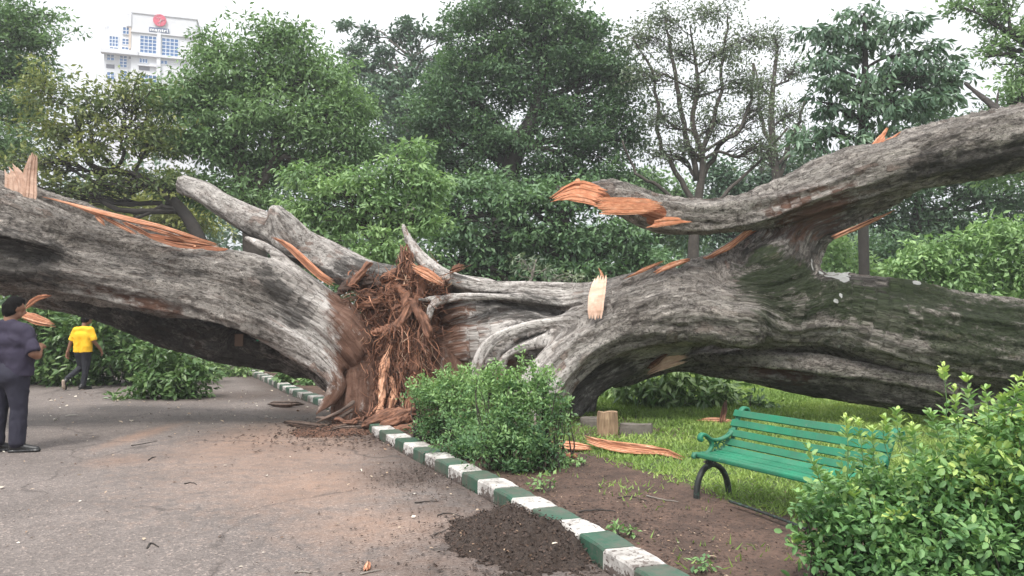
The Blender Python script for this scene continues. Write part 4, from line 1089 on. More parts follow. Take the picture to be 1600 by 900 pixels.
make_tree('pad_crowned_tree', 'far tree with small rounded pads of foliage standing against the sky', 40, [(640, 530, 16), (640, 300, 10), (635, 180, 7), (645, 90, 3)],
          [(538, 36, 14, 11), (572, 50, 22, 10), (553, 68, 12, 8), (555, 84, 22, 11), (602, 80, 17, 13), (640, 46, 24, 14), (622, 56, 16, 12), (668, 52, 14, 12), (633, 34, 8, 6), (645, 72, 14, 8), (690, 60, 20, 13), (600, 98, 22, 12), (652, 92, 16, 9), (690, 86, 18, 11), (560, 108, 30, 20, 0, 1.3), (620, 125, 50, 20, 0, 1.3),
           (690, 118, 40, 25, 0, 1.3), (590, 165, 70, 35), (670, 170, 70, 40), (640, 230, 90, 45), (540, 150, 40, 30)], 'g_blue', .26, .13, 3.4, .42, 30, .1, .5, 'limbpale', .5, seed=14, shell=2)
make_tree(BT, 'largest dark green tree at the centre, its rounded crown reaching the top edge', 26.5, [(790, 565, 30), (785, 430, 26), (790, 330, 22), (800, 250, 17), (840, 170, 12), (850, 80, 6)],
          [(740, 40, 50, 30), (790, 10, 70, 30), (860, 15, 60, 35), (915, 50, 45, 30), (840, 70, 90, 40), (760, 95, 70, 40), (900, 110, 70, 40), (960, 105, 45, 35), (700, 140, 55, 35), (810, 140, 80, 35), (960, 165, 50, 40), (880, 180, 60, 35),
           (740, 195, 70, 35), (670, 200, 50, 40), (790, 225, 50, 30), (920, 225, 60, 30), (980, 215, 35, 25), (700, 255, 60, 35), (860, 262, 50, 30), (930, 275, 50, 30), (765, 285, 60, 30)],
          'g_dark', .175, .078, 3.5, .6, 64, .2, .55, 'limbdark', 1.0, seed=15, tone=.5, stems=[[(795, 270, 13), (760, 220, 9), (740, 150, 6), (745, 60, 3)], [(830, 190, 9), (900, 150, 6), (950, 120, 3)], [(790, 330, 12), (840, 290, 9), (900, 240, 6), (960, 200, 3)]])
make_tree('bushy_tree', 'bright low bushy tree at the centre behind the spiked root', 18, [(590, 600, 16), (588, 480, 12), (600, 400, 9), (615, 300, 4)],
          [(640, 235, 26, 18), (625, 265, 50, 20), (665, 290, 50, 24), (575, 285, 50, 24), (610, 310, 80, 25), (520, 300, 45, 25), (480, 330, 45, 22), (560, 345, 70, 28), (650, 345, 50, 28), (600, 385, 70, 30), (500, 375, 50, 25), (560, 420, 70, 30), (470, 270, 30, 18)],
          'g_light', .16, .065, 3.0, .42, 46, .35, .4, 'limb', 1.0, seed=16, tone=.5)
make_tree(BT, 'dark leafy tree low at the centre behind the pale spike and the hanging board', 21.5, [(905, 590, 18), (900, 450, 14), (880, 340, 9), (870, 290, 4)],
          [(730, 300, 50, 35), (800, 310, 60, 35), (870, 310, 60, 35), (940, 310, 50, 30), (730, 370, 60, 35), (810, 370, 70, 35), (890, 375, 70, 35), (960, 370, 50, 35), (760, 420, 70, 25), (860, 430, 70, 25), (940, 420, 60, 25), (1000, 400, 45, 30), (690, 340, 30, 30), (700, 410, 40, 25)],
          'g_dark', .19, .085, 3.0, .5, 40, .35, .5, 'limbdark', .7, seed=17, tone=.62)
make_tree('sapling', 'small grey-leaved sapling with pale twigs behind the centre of the trunk', 14.5, [(822, 600, 3), (824, 470, 3), (832, 430, 2), (838, 405, 1)],
          [(830, 420, 28, 12), (870, 432, 30, 10), (900, 438, 24, 9), (815, 405, 14, 10)], 'g_grey', .13, .045, 1.0, .22, 14, .2, .5, 'limbpale', 1.2, seed=18)
make_tree('sparse_tree', 'thinly leaved tree right of centre with all its upswept limbs showing', 25, [(1087, 570, 12), (1083, 400, 9), (1090, 320, 7), (1098, 250, 5), (1082, 190, 4), (1090, 130, 3), (1078, 40, 1.2)],
          [(1040, 30, 50, 28), (1110, 20, 50, 30), (1000, 60, 40, 30), (1060, 80, 50, 30), (1130, 80, 50, 35), (1180, 60, 35, 25), (1010, 120, 40, 30), (1085, 140, 45, 30), (1160, 130, 45, 35), (1030, 180, 40, 30), (1120, 190, 50, 30), (1190, 170, 35, 30), (1070, 230, 40, 25), (1190, 230, 30, 30), (1030, 240, 30, 20)],
          'g_grey', .13, .06, .9, .45, 12, .3, .8, 'limb', 2.2, seed=19, shell=1.7,
          stems=[[(1090, 330, 7), (1060, 270, 5), (1035, 210, 4), (1020, 130, 3), (990, 60, 2)], [(1092, 300, 6), (1125, 240, 5), (1160, 180, 4), (1180, 100, 2.5)], [(1091, 280, 6), (1075, 200, 5), (1050, 120, 4), (1040, 30, 2)], [(1088, 350, 5), (1130, 300, 4), (1175, 260, 3), (1230, 200, 2)], [(1085, 360, 5), (1040, 300, 4), (995, 265, 3), (975, 220, 1.5)], [(1092, 250, 6), (1112, 170, 4), (1125, 90, 3), (1135, 20, 1.5)]])
make_tree('sparse_tree', 'slim bare-limbed tree beside the sparse one, half behind the broad dark crown', 31, [(1225, 550, 11), (1222, 400, 9), (1215, 300, 7), (1205, 180, 5), (1215, 70, 2)],
          [(1210, 60, 40, 25), (1240, 110, 35, 30), (1190, 130, 30, 30), (1230, 180, 40, 30), (1200, 240, 40, 30), (1255, 220, 30, 40)], 'g_grey', .15, .06, .6, .5, 10, .1, .5, 'limb', 2.4, seed=20, shell=1.7,
          stems=[[(1215, 290, 5), (1240, 220, 4), (1262, 150, 2)], [(1210, 240, 5), (1185, 180, 3), (1180, 100, 1.5)]])
make_tree(BT, 'broad dark tree with drooping tiered leaves above the high broken log', 20.5, [(1352, 600, 9), (1350, 420, 8), (1347, 260, 8), (1350, 170, 7), (1352, 80, 4), (1350, 20, 2)],
          [(1345, 22, 34, 18), (1300, 55, 42, 20), (1400, 38, 40, 20), (1350, 75, 65, 24), (1440, 80, 40, 22), (1290, 105, 36, 20), (1400, 110, 70, 22), (1470, 110, 36, 24), (1330, 135, 70, 22), (1440, 150, 60, 20), (1370, 170, 80, 20), (1285, 160, 26, 18), (1300, 205, 50, 18), (1390, 205, 55, 18), (1330, 235, 60, 16), (1260, 230, 25, 14), (1470, 150, 30, 18), (1495, 125, 12, 18)],
          'g_blue', .27, .095, 2.7, .42, 30, .75, .35, 'limbdark', .8, seed=21, tone=.5)
make_tree(BT, 'tree leaning in from the right edge with airy sprays at the top right corner', 22, [(1760, 590, 22), (1740, 300, 18), (1690, 150, 14), (1620, 80, 8), (1560, 40, 4)],
          [(1500, 10, 36, 16), (1550, 25, 45, 22), (1600, 50, 45, 30), (1560, 70, 34, 18), (1600, 110, 34, 26), (1540, 90, 20, 10), (1590, 155, 26, 24), (1650, 90, 40, 60), (1560, 0, 50, 18)], 'g_mid', .17, .07, 1.7, .4, 28, .15, .4, 'limbdark', 1.5, seed=22, tone=.55)
make_tree(BT, 'bright tree at the right edge just above the high log', 25, [(1640, 575, 18), (1635, 400, 14), (1625, 250, 8), (1610, 150, 4)],
          [(1600, 140, 34, 35), (1570, 190, 40, 25), (1620, 220, 60, 40), (1530, 215, 45, 18), (1580, 260, 60, 30)], 'g_light', .19, .08, 2.6, .5, 36, .2, .5, 'limbdark', .8, seed=23, tone=.45)
make_tree(BT, 'dark background tree seen between the sparse trees and the high log', 34, [(1180, 545, 16), (1175, 420, 12), (1185, 320, 8), (1190, 260, 3)],
          [(1140, 300, 50, 35), (1200, 285, 60, 35), (1260, 270, 50, 35), (1180, 340, 70, 35), (1100, 345, 50, 35), (1250, 340, 60, 35), (1120, 270, 25, 20)], 'g_blue', .26, .12, 3.0, .7, 40, .2, .6, 'limbdark', .5, seed=24, tone=.3)
make_tree(BT, 'shadowy tree under the high log at the right, behind the pale green bushes', 30, [(1430, 555, 14), (1425, 440, 12), (1430, 360, 9), (1440, 280, 4)],
          [(1400, 290, 60, 35), (1470, 250, 60, 40), (1530, 300, 60, 35), (1350, 330, 60, 30), (1440, 340, 60, 30), (1580, 320, 50, 40), (1500, 370, 60, 25), (1460, 190, 40, 20), (1530, 190, 40, 20)], 'g_dark', .24, .11, 2.6, .6, 40, .2, .6, 'limbdark', .7, seed=25, tone=.35)
make_tree(BT, 'far bright tree in the gap left of the broken log end', 38, [(1010, 535, 10), (1010, 400, 8), (1005, 300, 3)],
          [(1010, 285, 50, 22), (970, 310, 40, 25), (1050, 305, 45, 25), (1010, 340, 70, 30), (1060, 360, 50, 30)], 'g_mid', .28, .13, 3.0, .7, 36, .2, .6, 'limb', .4, seed=26, tone=.6)
make_tree(BT, 'yellowish tree low at the left behind the long split in the trunk', 30, [(150, 560, 12), (150, 420, 10), (150, 350, 4)],
          [(90, 330, 60, 30), (170, 320, 60, 30), (240, 320, 60, 34), (300, 350, 60, 30), (30, 350, 50, 30), (200, 370, 80, 30), (-20, 310, 50, 50)], 'g_olive', .25, .11, 2.6, .6, 36, .2, .6, 'limb', .5, seed=27, tone=.85)

def bush(name, label, d, lobes, mat, L, W, cov, cr, per, seed, tone=.45, droop=.2, group=None, cat='bush', stems=10, tmpl=LEAF4, flat=.6, spray=0, limb='limb', up=.5, shell=2.2, base=None, jit=.16, tv=.12):
    r = np.random.default_rng(seed)
    cs, cc_, rr = [], [], []
    bx, by = (P(lobes[0][0], 500, d)[:2] if base is None else base)
    z0 = float(ground_z(np.array([bx]), np.array([by]))[0])
    root = thing(name, label, cat, (bx, by, z0), group)
    ms = MB()
    for lb in lobes:
        dd = d + (lb[4] if len(lb) > 4 else 0); w = lb[5] if len(lb) > 5 else 1
        c = P(lb[0], lb[1], dd); R3 = np.array([lb[2], (lb[2] + lb[3]) * .5, lb[3]]) * dd / FPX
        n = max(2, int(cov * w * math.pi * R3[0] * R3[2] / (.5 * L * W * .55) / per))
        o = unit(r.normal(size=(n, 3))) * (r.random((n, 1)) ** (1 / shell))
        q = c + o * R3 * (1 + jit * r.normal(size=(n, 1)))
        gz = ground_z(q[:, 0], q[:, 1]); q[:, 2] = np.maximum(q[:, 2], gz + .05)
        cs.append(q); rr.append(cr * r.uniform(.6, 1.3, n))
        for _ in range(max(2, int(stems / len(lobes)))):
            a = np.array([c[0] + r.normal() * R3[0] * .3, c[1] + r.normal() * R3[1] * .3, 0]); a[2] = float(ground_z(a[0:1], a[1:2])[0]) - .03
            b_ = q[r.integers(len(q))]
            p = wiggle(a, b_, r, 4, .08); ms.tube(p, np.linspace(.011, .003, len(p)) * (d / 8) ** .3, 4, False)
    cs = np.concatenate(cs); rr = np.concatenate(rr)
    a = list(leaf_cloud(cs, rr, per, L, W, r, droop, flat, r.normal(tone, tv, len(cs)) + .16 * (cs[:, 2] - cs[:, 2].mean()) / (cs[:, 2].std() + .01) * (tv > .13), up))  # height term, where used, paints shade into the lower leaves
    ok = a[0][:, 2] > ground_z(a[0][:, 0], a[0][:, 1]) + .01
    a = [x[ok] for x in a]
    ms.build('stems', M[limb], root, True, 'stuff')
    global NLEAF
    NLEAF += len(a[0])
    return root, a, r


def bush_done(root, a, mat, tmpl=LEAF4):
    V, F, T = scatter(tmpl, *a); part('foliage', V, F, M[mat], root, False, {'tone': T}, 'stuff')


def simple_bush(*args, **kw):
    mat = args[4]; tm = kw.get('tmpl', LEAF4)
    root, a, r = bush(*args, **kw); bush_done(root, a, mat, tm)
    return root

# ---- undergrowth behind the trunk, right side bushes
simple_bush('bush', 'pale green glossy bushes under the high log at the right edge', 15.5, [(1450, 395, 40, 25), (1500, 385, 40, 25), (1560, 375, 45, 30), (1610, 380, 50, 40), (1420, 420, 30, 22), (1480, 430, 50, 25), (1550, 425, 60, 30), (1620, 440, 60, 40), (1500, 470, 80, 25)], 'g_light', .15, .065, 3.2, .3, 26, 31, .5, .3)
simple_bush('bush', 'small yellow-green bush glowing in the gap right of the stem', 24, [(1305, 385, 32, 26), (1310, 430, 40, 28), (1345, 420, 30, 20), (1380, 440, 40, 20)], 'g_light', .18, .08, 3.0, .4, 26, 32, .75)
simple_bush('bush', 'dark bush between the bright low bushes and the thin grey stem', 27, [(1380, 400, 50, 36), (1440, 400, 50, 30), (1400, 450, 60, 30)], 'g_dark', .2, .09, 3.0, .4, 26, 33, .5)

# distant wood closing every gap
r = np.random.default_rng(55)
n = 1500
xs_ = r.uniform(-52, 52, n); ysd = r.uniform(48, 62, n)
hm = 7.0 + 3.0 * (fbm(np.stack([xs_ * .09, xs_ * 0, xs_ * 0], 1), 77, 3) - .5) * 2 + np.where(xs_ < -5, 1.5, 0)
zz = r.random(n) ** .8 * hm + 1.3
cpos = np.stack([xs_, ysd, zz], 1)
a = leaf_cloud(cpos, 1.3 * r.uniform(.6, 1.3, n), 34, .55, .3, r, .2, .7, r.normal(.42, .15, n))
V, F, T = scatter(LEAF4, *a); NLEAF += len(a[0])
part('distant_wood', V, F, M['g_blue'], None, False, {'tone': T}, 'stuff')
# dense dark undergrowth behind the fallen trunk
n = 1100
xs_ = r.uniform(-24, 26, n); yy = 23 + r.uniform(0, 8, n) + .012 * xs_ ** 2
zz = r.random(n) ** .9 * (3.1 + 1.2 * np.sin(xs_ * .6)) + .2
keep = ~((xs_ > 3) & (xs_ < 24) & (zz > 2.6))
cpos = np.stack([xs_, yy, zz + ground_z(xs_, yy)], 1)[keep]
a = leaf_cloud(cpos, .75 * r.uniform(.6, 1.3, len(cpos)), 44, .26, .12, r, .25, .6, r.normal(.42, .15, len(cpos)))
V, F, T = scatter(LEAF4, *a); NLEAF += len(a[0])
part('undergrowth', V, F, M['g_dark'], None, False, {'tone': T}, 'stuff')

# ---- fallen leafy branches lying on road and lawn
FG = 'fallen leafy branches around the trunk'
simple_bush('fallen_branch', 'long heap of broken leafy branches behind the man in the yellow shirt', 17.6, [(20, 560, 60, 50), (90, 545, 50, 55), (60, 500, 60, 30), (150, 540, 50, 55), (190, 550, 40, 45), (230, 560, 45, 35), (110, 590, 70, 16), (170, 500, 40, 22), (290, 575, 40, 22), (-40, 540, 60, 70)],
            'g_wilt', .19, .085, 3.4, .38, 26, 41, .45, .35, group=FG, cat='fallen branch', stems=24)
simple_bush('fallen_branch', 'dark green broken bough spilling onto the road under the trunk', 14.6, [(235, 600, 30, 22), (265, 575, 35, 35), (300, 590, 28, 30), (250, 545, 30, 18), (285, 615, 40, 10), (225, 615, 18, 9)],
            'g_wilt', .17, .07, 3.2, .28, 24, 42, .4, .5, group=FG, cat='fallen branch', stems=20)
simple_bush('fallen_branch', 'small leafy spray flat on the road left of the bough', 14.3, [(195, 622, 16, 4), (180, 618, 10, 3)], 'g_wilt', .14, .06, 2.0, .16, 16, 43, .5, .2, group=FG, cat='fallen branch', stems=4)
simple_bush('fallen_branch', 'leaf heap lying along the far log seen under the trunk', 20, [(350, 582, 30, 9), (385, 580, 25, 8), (330, 575, 20, 12)], 'g_wilt', .17, .07, 2.6, .25, 20, 44, .6, .3, group=FG, cat='fallen branch', stems=6)
simple_bush('fallen_branch', 'big pale-leaved heap on the lawn seen through the right arch', 12.9, [(1050, 600, 42, 32), (1095, 600, 45, 34), (1000, 605, 40, 28), (1125, 620, 25, 16), (960, 605, 34, 30, 1.2), (1060, 582, 40, 16), (1040, 632, 40, 12), (1100, 630, 36, 12)],
            'g_wilt', .21, .075, 3.0, .3, 26, 45, .6, .55, group=FG, cat='fallen branch', stems=20)
simple_bush('fallen_branch', 'little leafy twig on the lawn right of the pale-leaved heap', 12.6, [(1185, 632, 18, 12), (1200, 640, 14, 6), (1172, 620, 10, 8)], 'g_wilt', .15, .06, 1.5, .2, 16, 46, .3, .3, group=FG, cat='fallen branch', stems=6)
simple_bush('bush', 'green roadside bush behind the far kerb stones under the trunk', 17.0, [(455, 585, 22, 20), (485, 595, 22, 18), (510, 600, 20, 14), (440, 575, 14, 12)], 'g_light', .15, .065, 3.0, .22, 22, 47, .3)
simple_bush('bush', 'leafy bushes on the lawn edge framed by the right arch', 21, [(960, 575, 50, 30), (1000, 565, 40, 25), (1040, 560, 40, 25), (930, 580, 30, 40)], 'g_dark', .18, .08, 3.0, .35, 24, 48, .7)

# far log on the ground under the arch
mbk = thing('fallen_log', 'long grey log lying on the ground beyond the road, seen under the trunk', 'log', P(400, 590, 21))
bark_part('stem', [S([(150, 560, 22, 20), (260, 552, 22, 20), (330, 560, 21.5, 17), (420, 577, 21, 15), (520, 592, 20.5, 14), (640, 600, 20, 12)], .08)], .05, .1, mbk, (1, 0, -.1), {}, 1.0)
splinter('torn_wood', pp((305, 545, 21), (320, 552, 21), (330, 560, 21)), .25, (0, 0, 1), mbk, W_, 5, .03, .4, (1, 1, .4), None, 51)

# ---- shrub row along the kerb (small leaves)
sh, a, r = bush('shrub', 'dense small-leaved shrub growing against the kerb beside the torn roots', 8.3,
                [(690, 625, 45, 38, .9), (740, 610, 45, 34, .6), (680, 665, 45, 26, .9), (745, 660, 60, 40, .3), (655, 615, 20, 16, 1.0), (700, 600, 25, 14, .8), (730, 700, 50, 22, -.2)], 'g_shrub', .05, .022, 2.2, .11, 26, 71, .45, -.3, cat='shrub', stems=60, up=.3, jit=.34, tv=.17)
bush_done(sh, a, 'g_shrub')
sh, a, r = bush('shrub', 'fuller small-leaved shrub behind the kerb with a tall thin shoot, nearest the trunk arch', 7.6,
                [(800, 640, 55, 45), (845, 630, 35, 36), (780, 690, 60, 34, -.1), (830, 690, 45, 40, -.1), (790, 600, 30, 20), (845, 600, 20, 20), (810, 730, 45, 14, -.2), (765, 597, 22, 14), (870, 650, 16, 26)], 'g_shrub', .05, .022, 2.2, .11, 26, 72, .45, -.3, cat='shrub', stems=70, up=.3, jit=.34, tv=.17)
# shoots above the shrub
for (x0, y0, x1, y1) in [(818, 600, 812, 545), (835, 590, 830, 562), (700, 590, 702, 572), (780, 585, 776, 566), (860, 620, 880, 655), (735, 595, 730, 572), (650, 615, 638, 596), (800, 600, 796, 580), (850, 600, 858, 574), (765, 595, 760, 575), (690, 600, 684, 580), (668, 605, 660, 588), (880, 640, 890, 622), (715, 595, 722, 575)]:
    k = 90; t = r.random(k)[:, None]; d_ = 7.6 if x0 > 720 else 8.9
    p = P(x0, y0, d_) * (1 - t) + P(x1, y1, d_) * t + r.normal(size=(k, 3)) * .025
    a = [np.concatenate([u, v]) for u, v in zip(a, [p, unit(r.normal(size=(k, 3)) + [0, 0, .6]), unit(r.normal(size=(k, 3)) * .5 + [0, 0, 1]), np.full(k, .05), np.full(k, .02), np.clip(r.normal(.7, .1, k), 0, 1)])]
bush_done(sh, a, 'g_shrub')
for (lb, lobes, d, sd_, cv) in [('straggly weed with open stems right of the big kerb shrub', [(880, 660, 14, 22), (890, 640, 8, 12), (872, 690, 10, 12)], 7.9, 73, 1.0),
                           ('low weed creeping along the soil in front of the orange bark strip', [(880, 722, 20, 10), (905, 728, 14, 6), (868, 740, 14, 8)], 7.7, 74, 1.4),
                           ('tiny weed beside the kerb at the foot of the shrub', [(855, 752, 10, 6), (842, 757, 8, 5)], 6.55, 75, 1.6), ('weed tuft beside the fourth kerb stone from the bottom', [(985, 830, 12, 5), (965, 822, 6, 4)], 5.2, 76, 1.2),
                           ('weed tuft among litter left of the near bush', [(1100, 880, 10, 4)], 4.5, 77, 1.2)]:
    simple_bush('weed', lb, d, lobes, 'g_shrub', .05, .024, cv, .07, 16, sd_, .6, .1, cat='weed', stems=8, up=.8)

# ---- big foreground bush with oval leaves, right
fb, a, r = bush('leafy_bush', 'big bush of oval green leaves in the right foreground hiding one end of the bench', 4.15,
                [(1330, 800, 60, 45, .1), (1400, 795, 66, 46, .2), (1490, 770, 70, 54, .2), (1380, 860, 100, 60, 0), (1560, 740, 70, 70, .1), (1500, 860, 110, 80, 0), (1610, 830, 60, 100, 0), (1310, 762, 32, 22, .3), (1365, 752, 36, 24, .3), (1455, 735, 40, 24, .3), (1530, 690, 46, 32, .3),
                 (1590, 660, 36, 34, .2), (1290, 850, 40, 40, .1), (1270, 800, 22, 22, .1), (1660, 700, 50, 100, .1), (1420, 920, 160, 60, 0), (1570, 930, 100, 60, 0)],
                'g_front', .052, .028, 2.6, .10, 16, 81, .45, -.1, cat='bush', stems=90, up=.6, shell=2.6, base=(2.6, 4.15), jit=.2, tv=.17)
def shoot(a, x0, y0, x1, y1, d, k, ms):
    A, B_ = P(x0, y0, d), P(x1, y1, d); t = np.sort(r.random(k)) ** .8
    p = A + (B_ - A) * t[:, None] + r.normal(size=(k, 3)) * .004
    th = np.arange(k) * 2.4
    ax = np.stack([np.cos(th), np.sin(th), .35 + t * .8], 1)
    ms.tube(np.array([A, (A + B_) / 2 + r.normal(size=3) * .01, B_]), [.004, .003, .0015], 4, False)
    tn = np.clip(.55 + .4 * t + r.normal(0, .06, k), 0, 1)
    l = .07 * (1.1 - .45 * t)
    return [np.concatenate([u, v]) for u, v in zip(a, [p, unit(ax), np.tile([0, 0, 1.0], (k, 1)) + r.normal(size=(k, 3)) * .2, l, l * .5, tn])]
ms = MB()
for (x0, y0, x1, y1) in [(1500, 690, 1490, 605), (1478, 680, 1474, 568), (1545, 670, 1540, 610), (1580, 650, 1590, 590), (1430, 720, 1425, 655), (1390, 720, 1382, 648), (1350, 730, 1340, 655), (1325, 740, 1322, 650), (1560, 650, 1570, 620), (1290, 770, 1262, 700), (1410, 700, 1400, 640),
                         (1470, 690, 1450, 640), (1520, 660, 1510, 590), (1600, 640, 1612, 600), (1366, 735, 1362, 668), (1275, 800, 1245, 770), (1270, 840, 1235, 850), (1310, 770, 1275, 735), (1450, 760, 1440, 700), (1530, 740, 1520, 690), (1400, 800, 1392, 740), (1340, 810, 1330, 760), (1480, 800, 1470, 745)]:
    a = shoot(a, x0, y0, x1, y1, 4.1 + r.uniform(-.15, .2), 26, ms)
ms.build('shoots', M['g_shrub'], fb, True, 'stuff')
# the nearest, largest leaves are single parts; the rest stays joined
pos = a[0]; pxl = (pos[:, 0] / pos[:, 1] * FPX + 800); dist = np.linalg.norm(pos - [0, 0, CAMZ], axis=1)
inview = (pxl < 1590) & ((CAMZ - pos[:, 2]) / pos[:, 1] * FPX + 495 < 890)
order = np.argsort(np.where(inview, dist, 99))[:300]
lm = []
for q in range(5):
    T6 = LEAF6[0].copy(); T6[:, 2] *= .6 + .35 * q
    me = mesh_np('leaf', T6, LEAF6[1], M['g_front'], True, {'tone': np.full(7, .22 + .13 * q)}); lm.append(me)
for q in order:
    X = unit(a[1][q]); Y = unit(np.cross(a[2][q], X)); Z = np.cross(X, Y)
    Mx = Matrix(((X[0] * a[3][q], Y[0] * a[4][q], Z[0] * a[4][q], pos[q][0]), (X[1] * a[3][q], Y[1] * a[4][q], Z[1] * a[4][q], pos[q][1]), (X[2] * a[3][q], Y[2] * a[4][q], Z[2] * a[4][q], pos[q][2]), (0, 0, 0, 1)))
    o = bpy.data.objects.new('leaf', lm[min(4, int(a[5][q] * 5))]); COL.objects.link(o); o.parent = fb; o.matrix_parent_inverse = Matrix.Translation(-fb.location); o.matrix_basis = Mx
keep = np.ones(len(pos), bool); keep[order] = False
a = [x[keep] for x in a]
V, F, T = scatter(LEAF6, *a); part('foliage', V, F, M['g_front'], fb, True, {'tone': T}, 'stuff')

# ---- grass
r = np.random.default_rng(91)
n = 300000
gx = r.uniform(-1.5, 13, n); gy = 4.3 + 18 * r.random(n) ** 1.35
gv = grassy(gx, gy) * np.where(kerb_side(gx, gy) > .3, 1, 0)
keep = (r.random(n) < (gv - .16) * 1.8) & (gx / gy < .8) & (gx / gy > -.35)
gx, gy = gx[keep], gy[keep]; n = len(gx)
pos = np.stack([gx, gy, ground_z(gx, gy) - .004], 1)
pt = fbm(pos * np.array([1.4, 1.4, 0]), 93, 3)
V, F, T = scatter(BLADE, pos, unit(r.normal(size=(n, 3)) * [.7, .7, .1] + [0, 0, .75]), r.normal(size=(n, 3)), (.03 + .035 * r.random(n)) * (1 + .04 * gy), (.007 + .0014 * gy), np.clip(pt + r.normal(0, .13, n), 0, 1))
part('grass', V, F, M['grass'], None, False, {'tone': T}, 'stuff')
print('LEAVES', NLEAF, 'GRASS', n)

# ---- litter: dead leaves, chips and crumbs
M['litter'] = None
m, nt, b = new_mat('litter')
nt.links.new(ramp(nt, attr(nt, 'tone'), [(0, (.03, .02, .016)), (.5, (.09, .055, .04)), (.75, (.26, .17, .11)), (.9, (.45, .36, .27)), (1, (.62, .58, .5))]), b.inputs['Base Color']); b.inputs['Roughness'].default_value = .85
M['litter'] = m
def litter(name, n, xf, tone_f, size=(.008, .03), kind='stuff'):
    x, y = xf(n); ok = (kerb_side(x, y) < -.0) | (kerb_side(x, y) > .28); x, y = x[ok], y[ok]; n = len(x)
    z = np.where(kerb_side(x, y) > 0, ground_z(x, y), 0.008) + .006
    pos = np.stack([x, y, z], 1)
    l = r.uniform(size[0], size[1], n)
    V, F, T = scatter(LEAF4, pos, unit(r.normal(size=(n, 3)) * [1, 1, .22]), unit(r.normal(size=(n, 3)) * .3 + [0, 0, 1]), l, l * r.uniform(.25, .7, n), tone_f(n))
    part(name, V, F, M['litter'], None, False, {'tone': T}, kind)
def verge_xy(n):
    y = 4 + 9 * r.random(n) ** 1.3; kx = np.interp(y, KS[:, 1], KS[:, 0]); return kx + .25 + 2.4 * r.random(n) ** 1.3, y
litter('soil_litter', 9000, verge_xy, lambda n: np.clip(r.beta(1.4, 2.4, n), 0, 1))
def road_xy(n):
    y = 4 + 12 * r.random(n) ** 1.2; kx = np.interp(y, KS[:, 1], KS[:, 0]); return kx - 6.5 * r.random(n) ** 2.2, y
litter('road_crumbs', 5000, road_xy, lambda n: np.clip(r.beta(1.2, 3.5, n), 0, 1), (.006, .022))
def root_xy(n):
    g = G(585, 672); return g[0] + r.normal(size=n) * .75, g[1] + r.normal(size=n) * .7 - .2
litter('root_debris', 2600, root_xy, lambda n: np.clip(r.beta(1.5, 2.5, n) * .8, 0, 1), (.012, .07))
def dk_xy(n):
    g = G(668, 742); g2 = G(820, 850); k = n // 3
    return np.concatenate([g[0] + r.normal(size=k) * .28, g2[0] + r.normal(size=n - k) * .62]), np.concatenate([g[1] + r.normal(size=k) * .4, g2[1] + r.normal(size=n - k) * .75])
litter('soil_crumbs', 5200, dk_xy, lambda n: np.clip(r.beta(1, 6, n) * .8, 0, 1), (.01, .035))
def chip_xy(n):
    y = 5 + 10 * r.random(n); return np.interp(y, KS[:, 1], KS[:, 0]) - 7 * r.random(n) ** 1.3, y
litter('road_leaf_scraps', 420, chip_xy, lambda n: np.clip(r.choice([.1, .5, .8, .95], n) + r.normal(0, .05, n), 0, 1), (.02, .05))
def far_xy(n):
    return r.uniform(-9, -3, n), r.uniform(11, 16, n)
litter('pale_leaf_scraps', 160, far_xy, lambda n: np.clip(r.normal(.9, .12, n), 0, 1), (.03, .09))

# ---- heaps of dark soil on the road
def heap(name, label, px, py, lx, ly, h, seed, mat='soil'):
    g = G(px, py); n = 90
    u = np.linspace(-1.25, 1.25, n); A, B_ = np.meshgrid(u, u, indexing='ij')
    q = np.stack([A.ravel() * lx * 3, B_.ravel() * ly * 3, A.ravel() * 0 + seed], 1)
    e = np.hypot(A, B_) + .8 * (fbm(q * .9, seed, 3).reshape(A.shape) - .5) + .35 * (fbm(q * 7, seed + 1, 3).reshape(A.shape) - .5)
    kd = np.array([.43, -.9])
    x = g[0] + (A * lx) * kd[0] * -1 + (B_ * ly) * .9; y = g[1] + (A * lx) * kd[1] * -1 + (B_ * ly) * .43
    z = np.clip(1 - e, 0, 1) ** 1.15 * h * (.55 + .9 * fbm(q * 1.6, seed + 3, 4).reshape(A.shape))
    z = z + np.clip(1 - e, 0, .2) * 5 * .05 * (fbm(q * 12, seed + 6, 3).reshape(A.shape) - .4) - np.where(e > 1, .03, 0)
    V = np.stack([x, y, z], -1).reshape(-1, 3)
    i, j = np.meshgrid(np.arange(n - 1), np.arange(n - 1), indexing='ij'); a = (i * n + j).ravel()
    F = np.stack([a, a + 1, a + n + 1, a + n], 1)
    root = thing(name, label, 'soil heap', (g[0], g[1], 0))
    part('soil', V, F, M[mat], root, True)
    k = 7000
    ii = r.integers(0, len(V), k); ii = ii[V[ii, 2] > -.01]; pos = V[ii] + r.normal(size=(len(ii), 3)) * .008 + [0, 0, .006]
    l = r.uniform(.01, .035, len(ii))
    W, F, T = scatter(LEAF4, pos, unit(r.normal(size=(len(ii), 3)) * [1, 1, .5]), unit(r.normal(size=(len(ii), 3)) + [0, 0, 1]), l, l * .5, np.clip(r.beta(1, 5, len(ii)) * 1.1, 0, 1))
    part('crumbs', W, F, M['litter'], root, False, {'tone': T}, 'stuff')
m, nt, b = new_mat('dark_loose_soil')
o_ = nt.nodes.new('ShaderNodeNewGeometry').outputs['Position']; n2 = noise(nt, o_, 45, 6, .75)
M['soil'] = m
M['redsoil'] = mat_simple('red_brown_debris', (.17, .085, .055), .95, 40, .9, .7, vscale=25)
nt.links.new(ramp(nt, n2, [(.3, (.022, .015, .012)), (.55, (.065, .044, .034)), (.75, (.14, .10, .075))]), b.inputs['Base Color']); b.inputs['Roughness'].default_value = .95
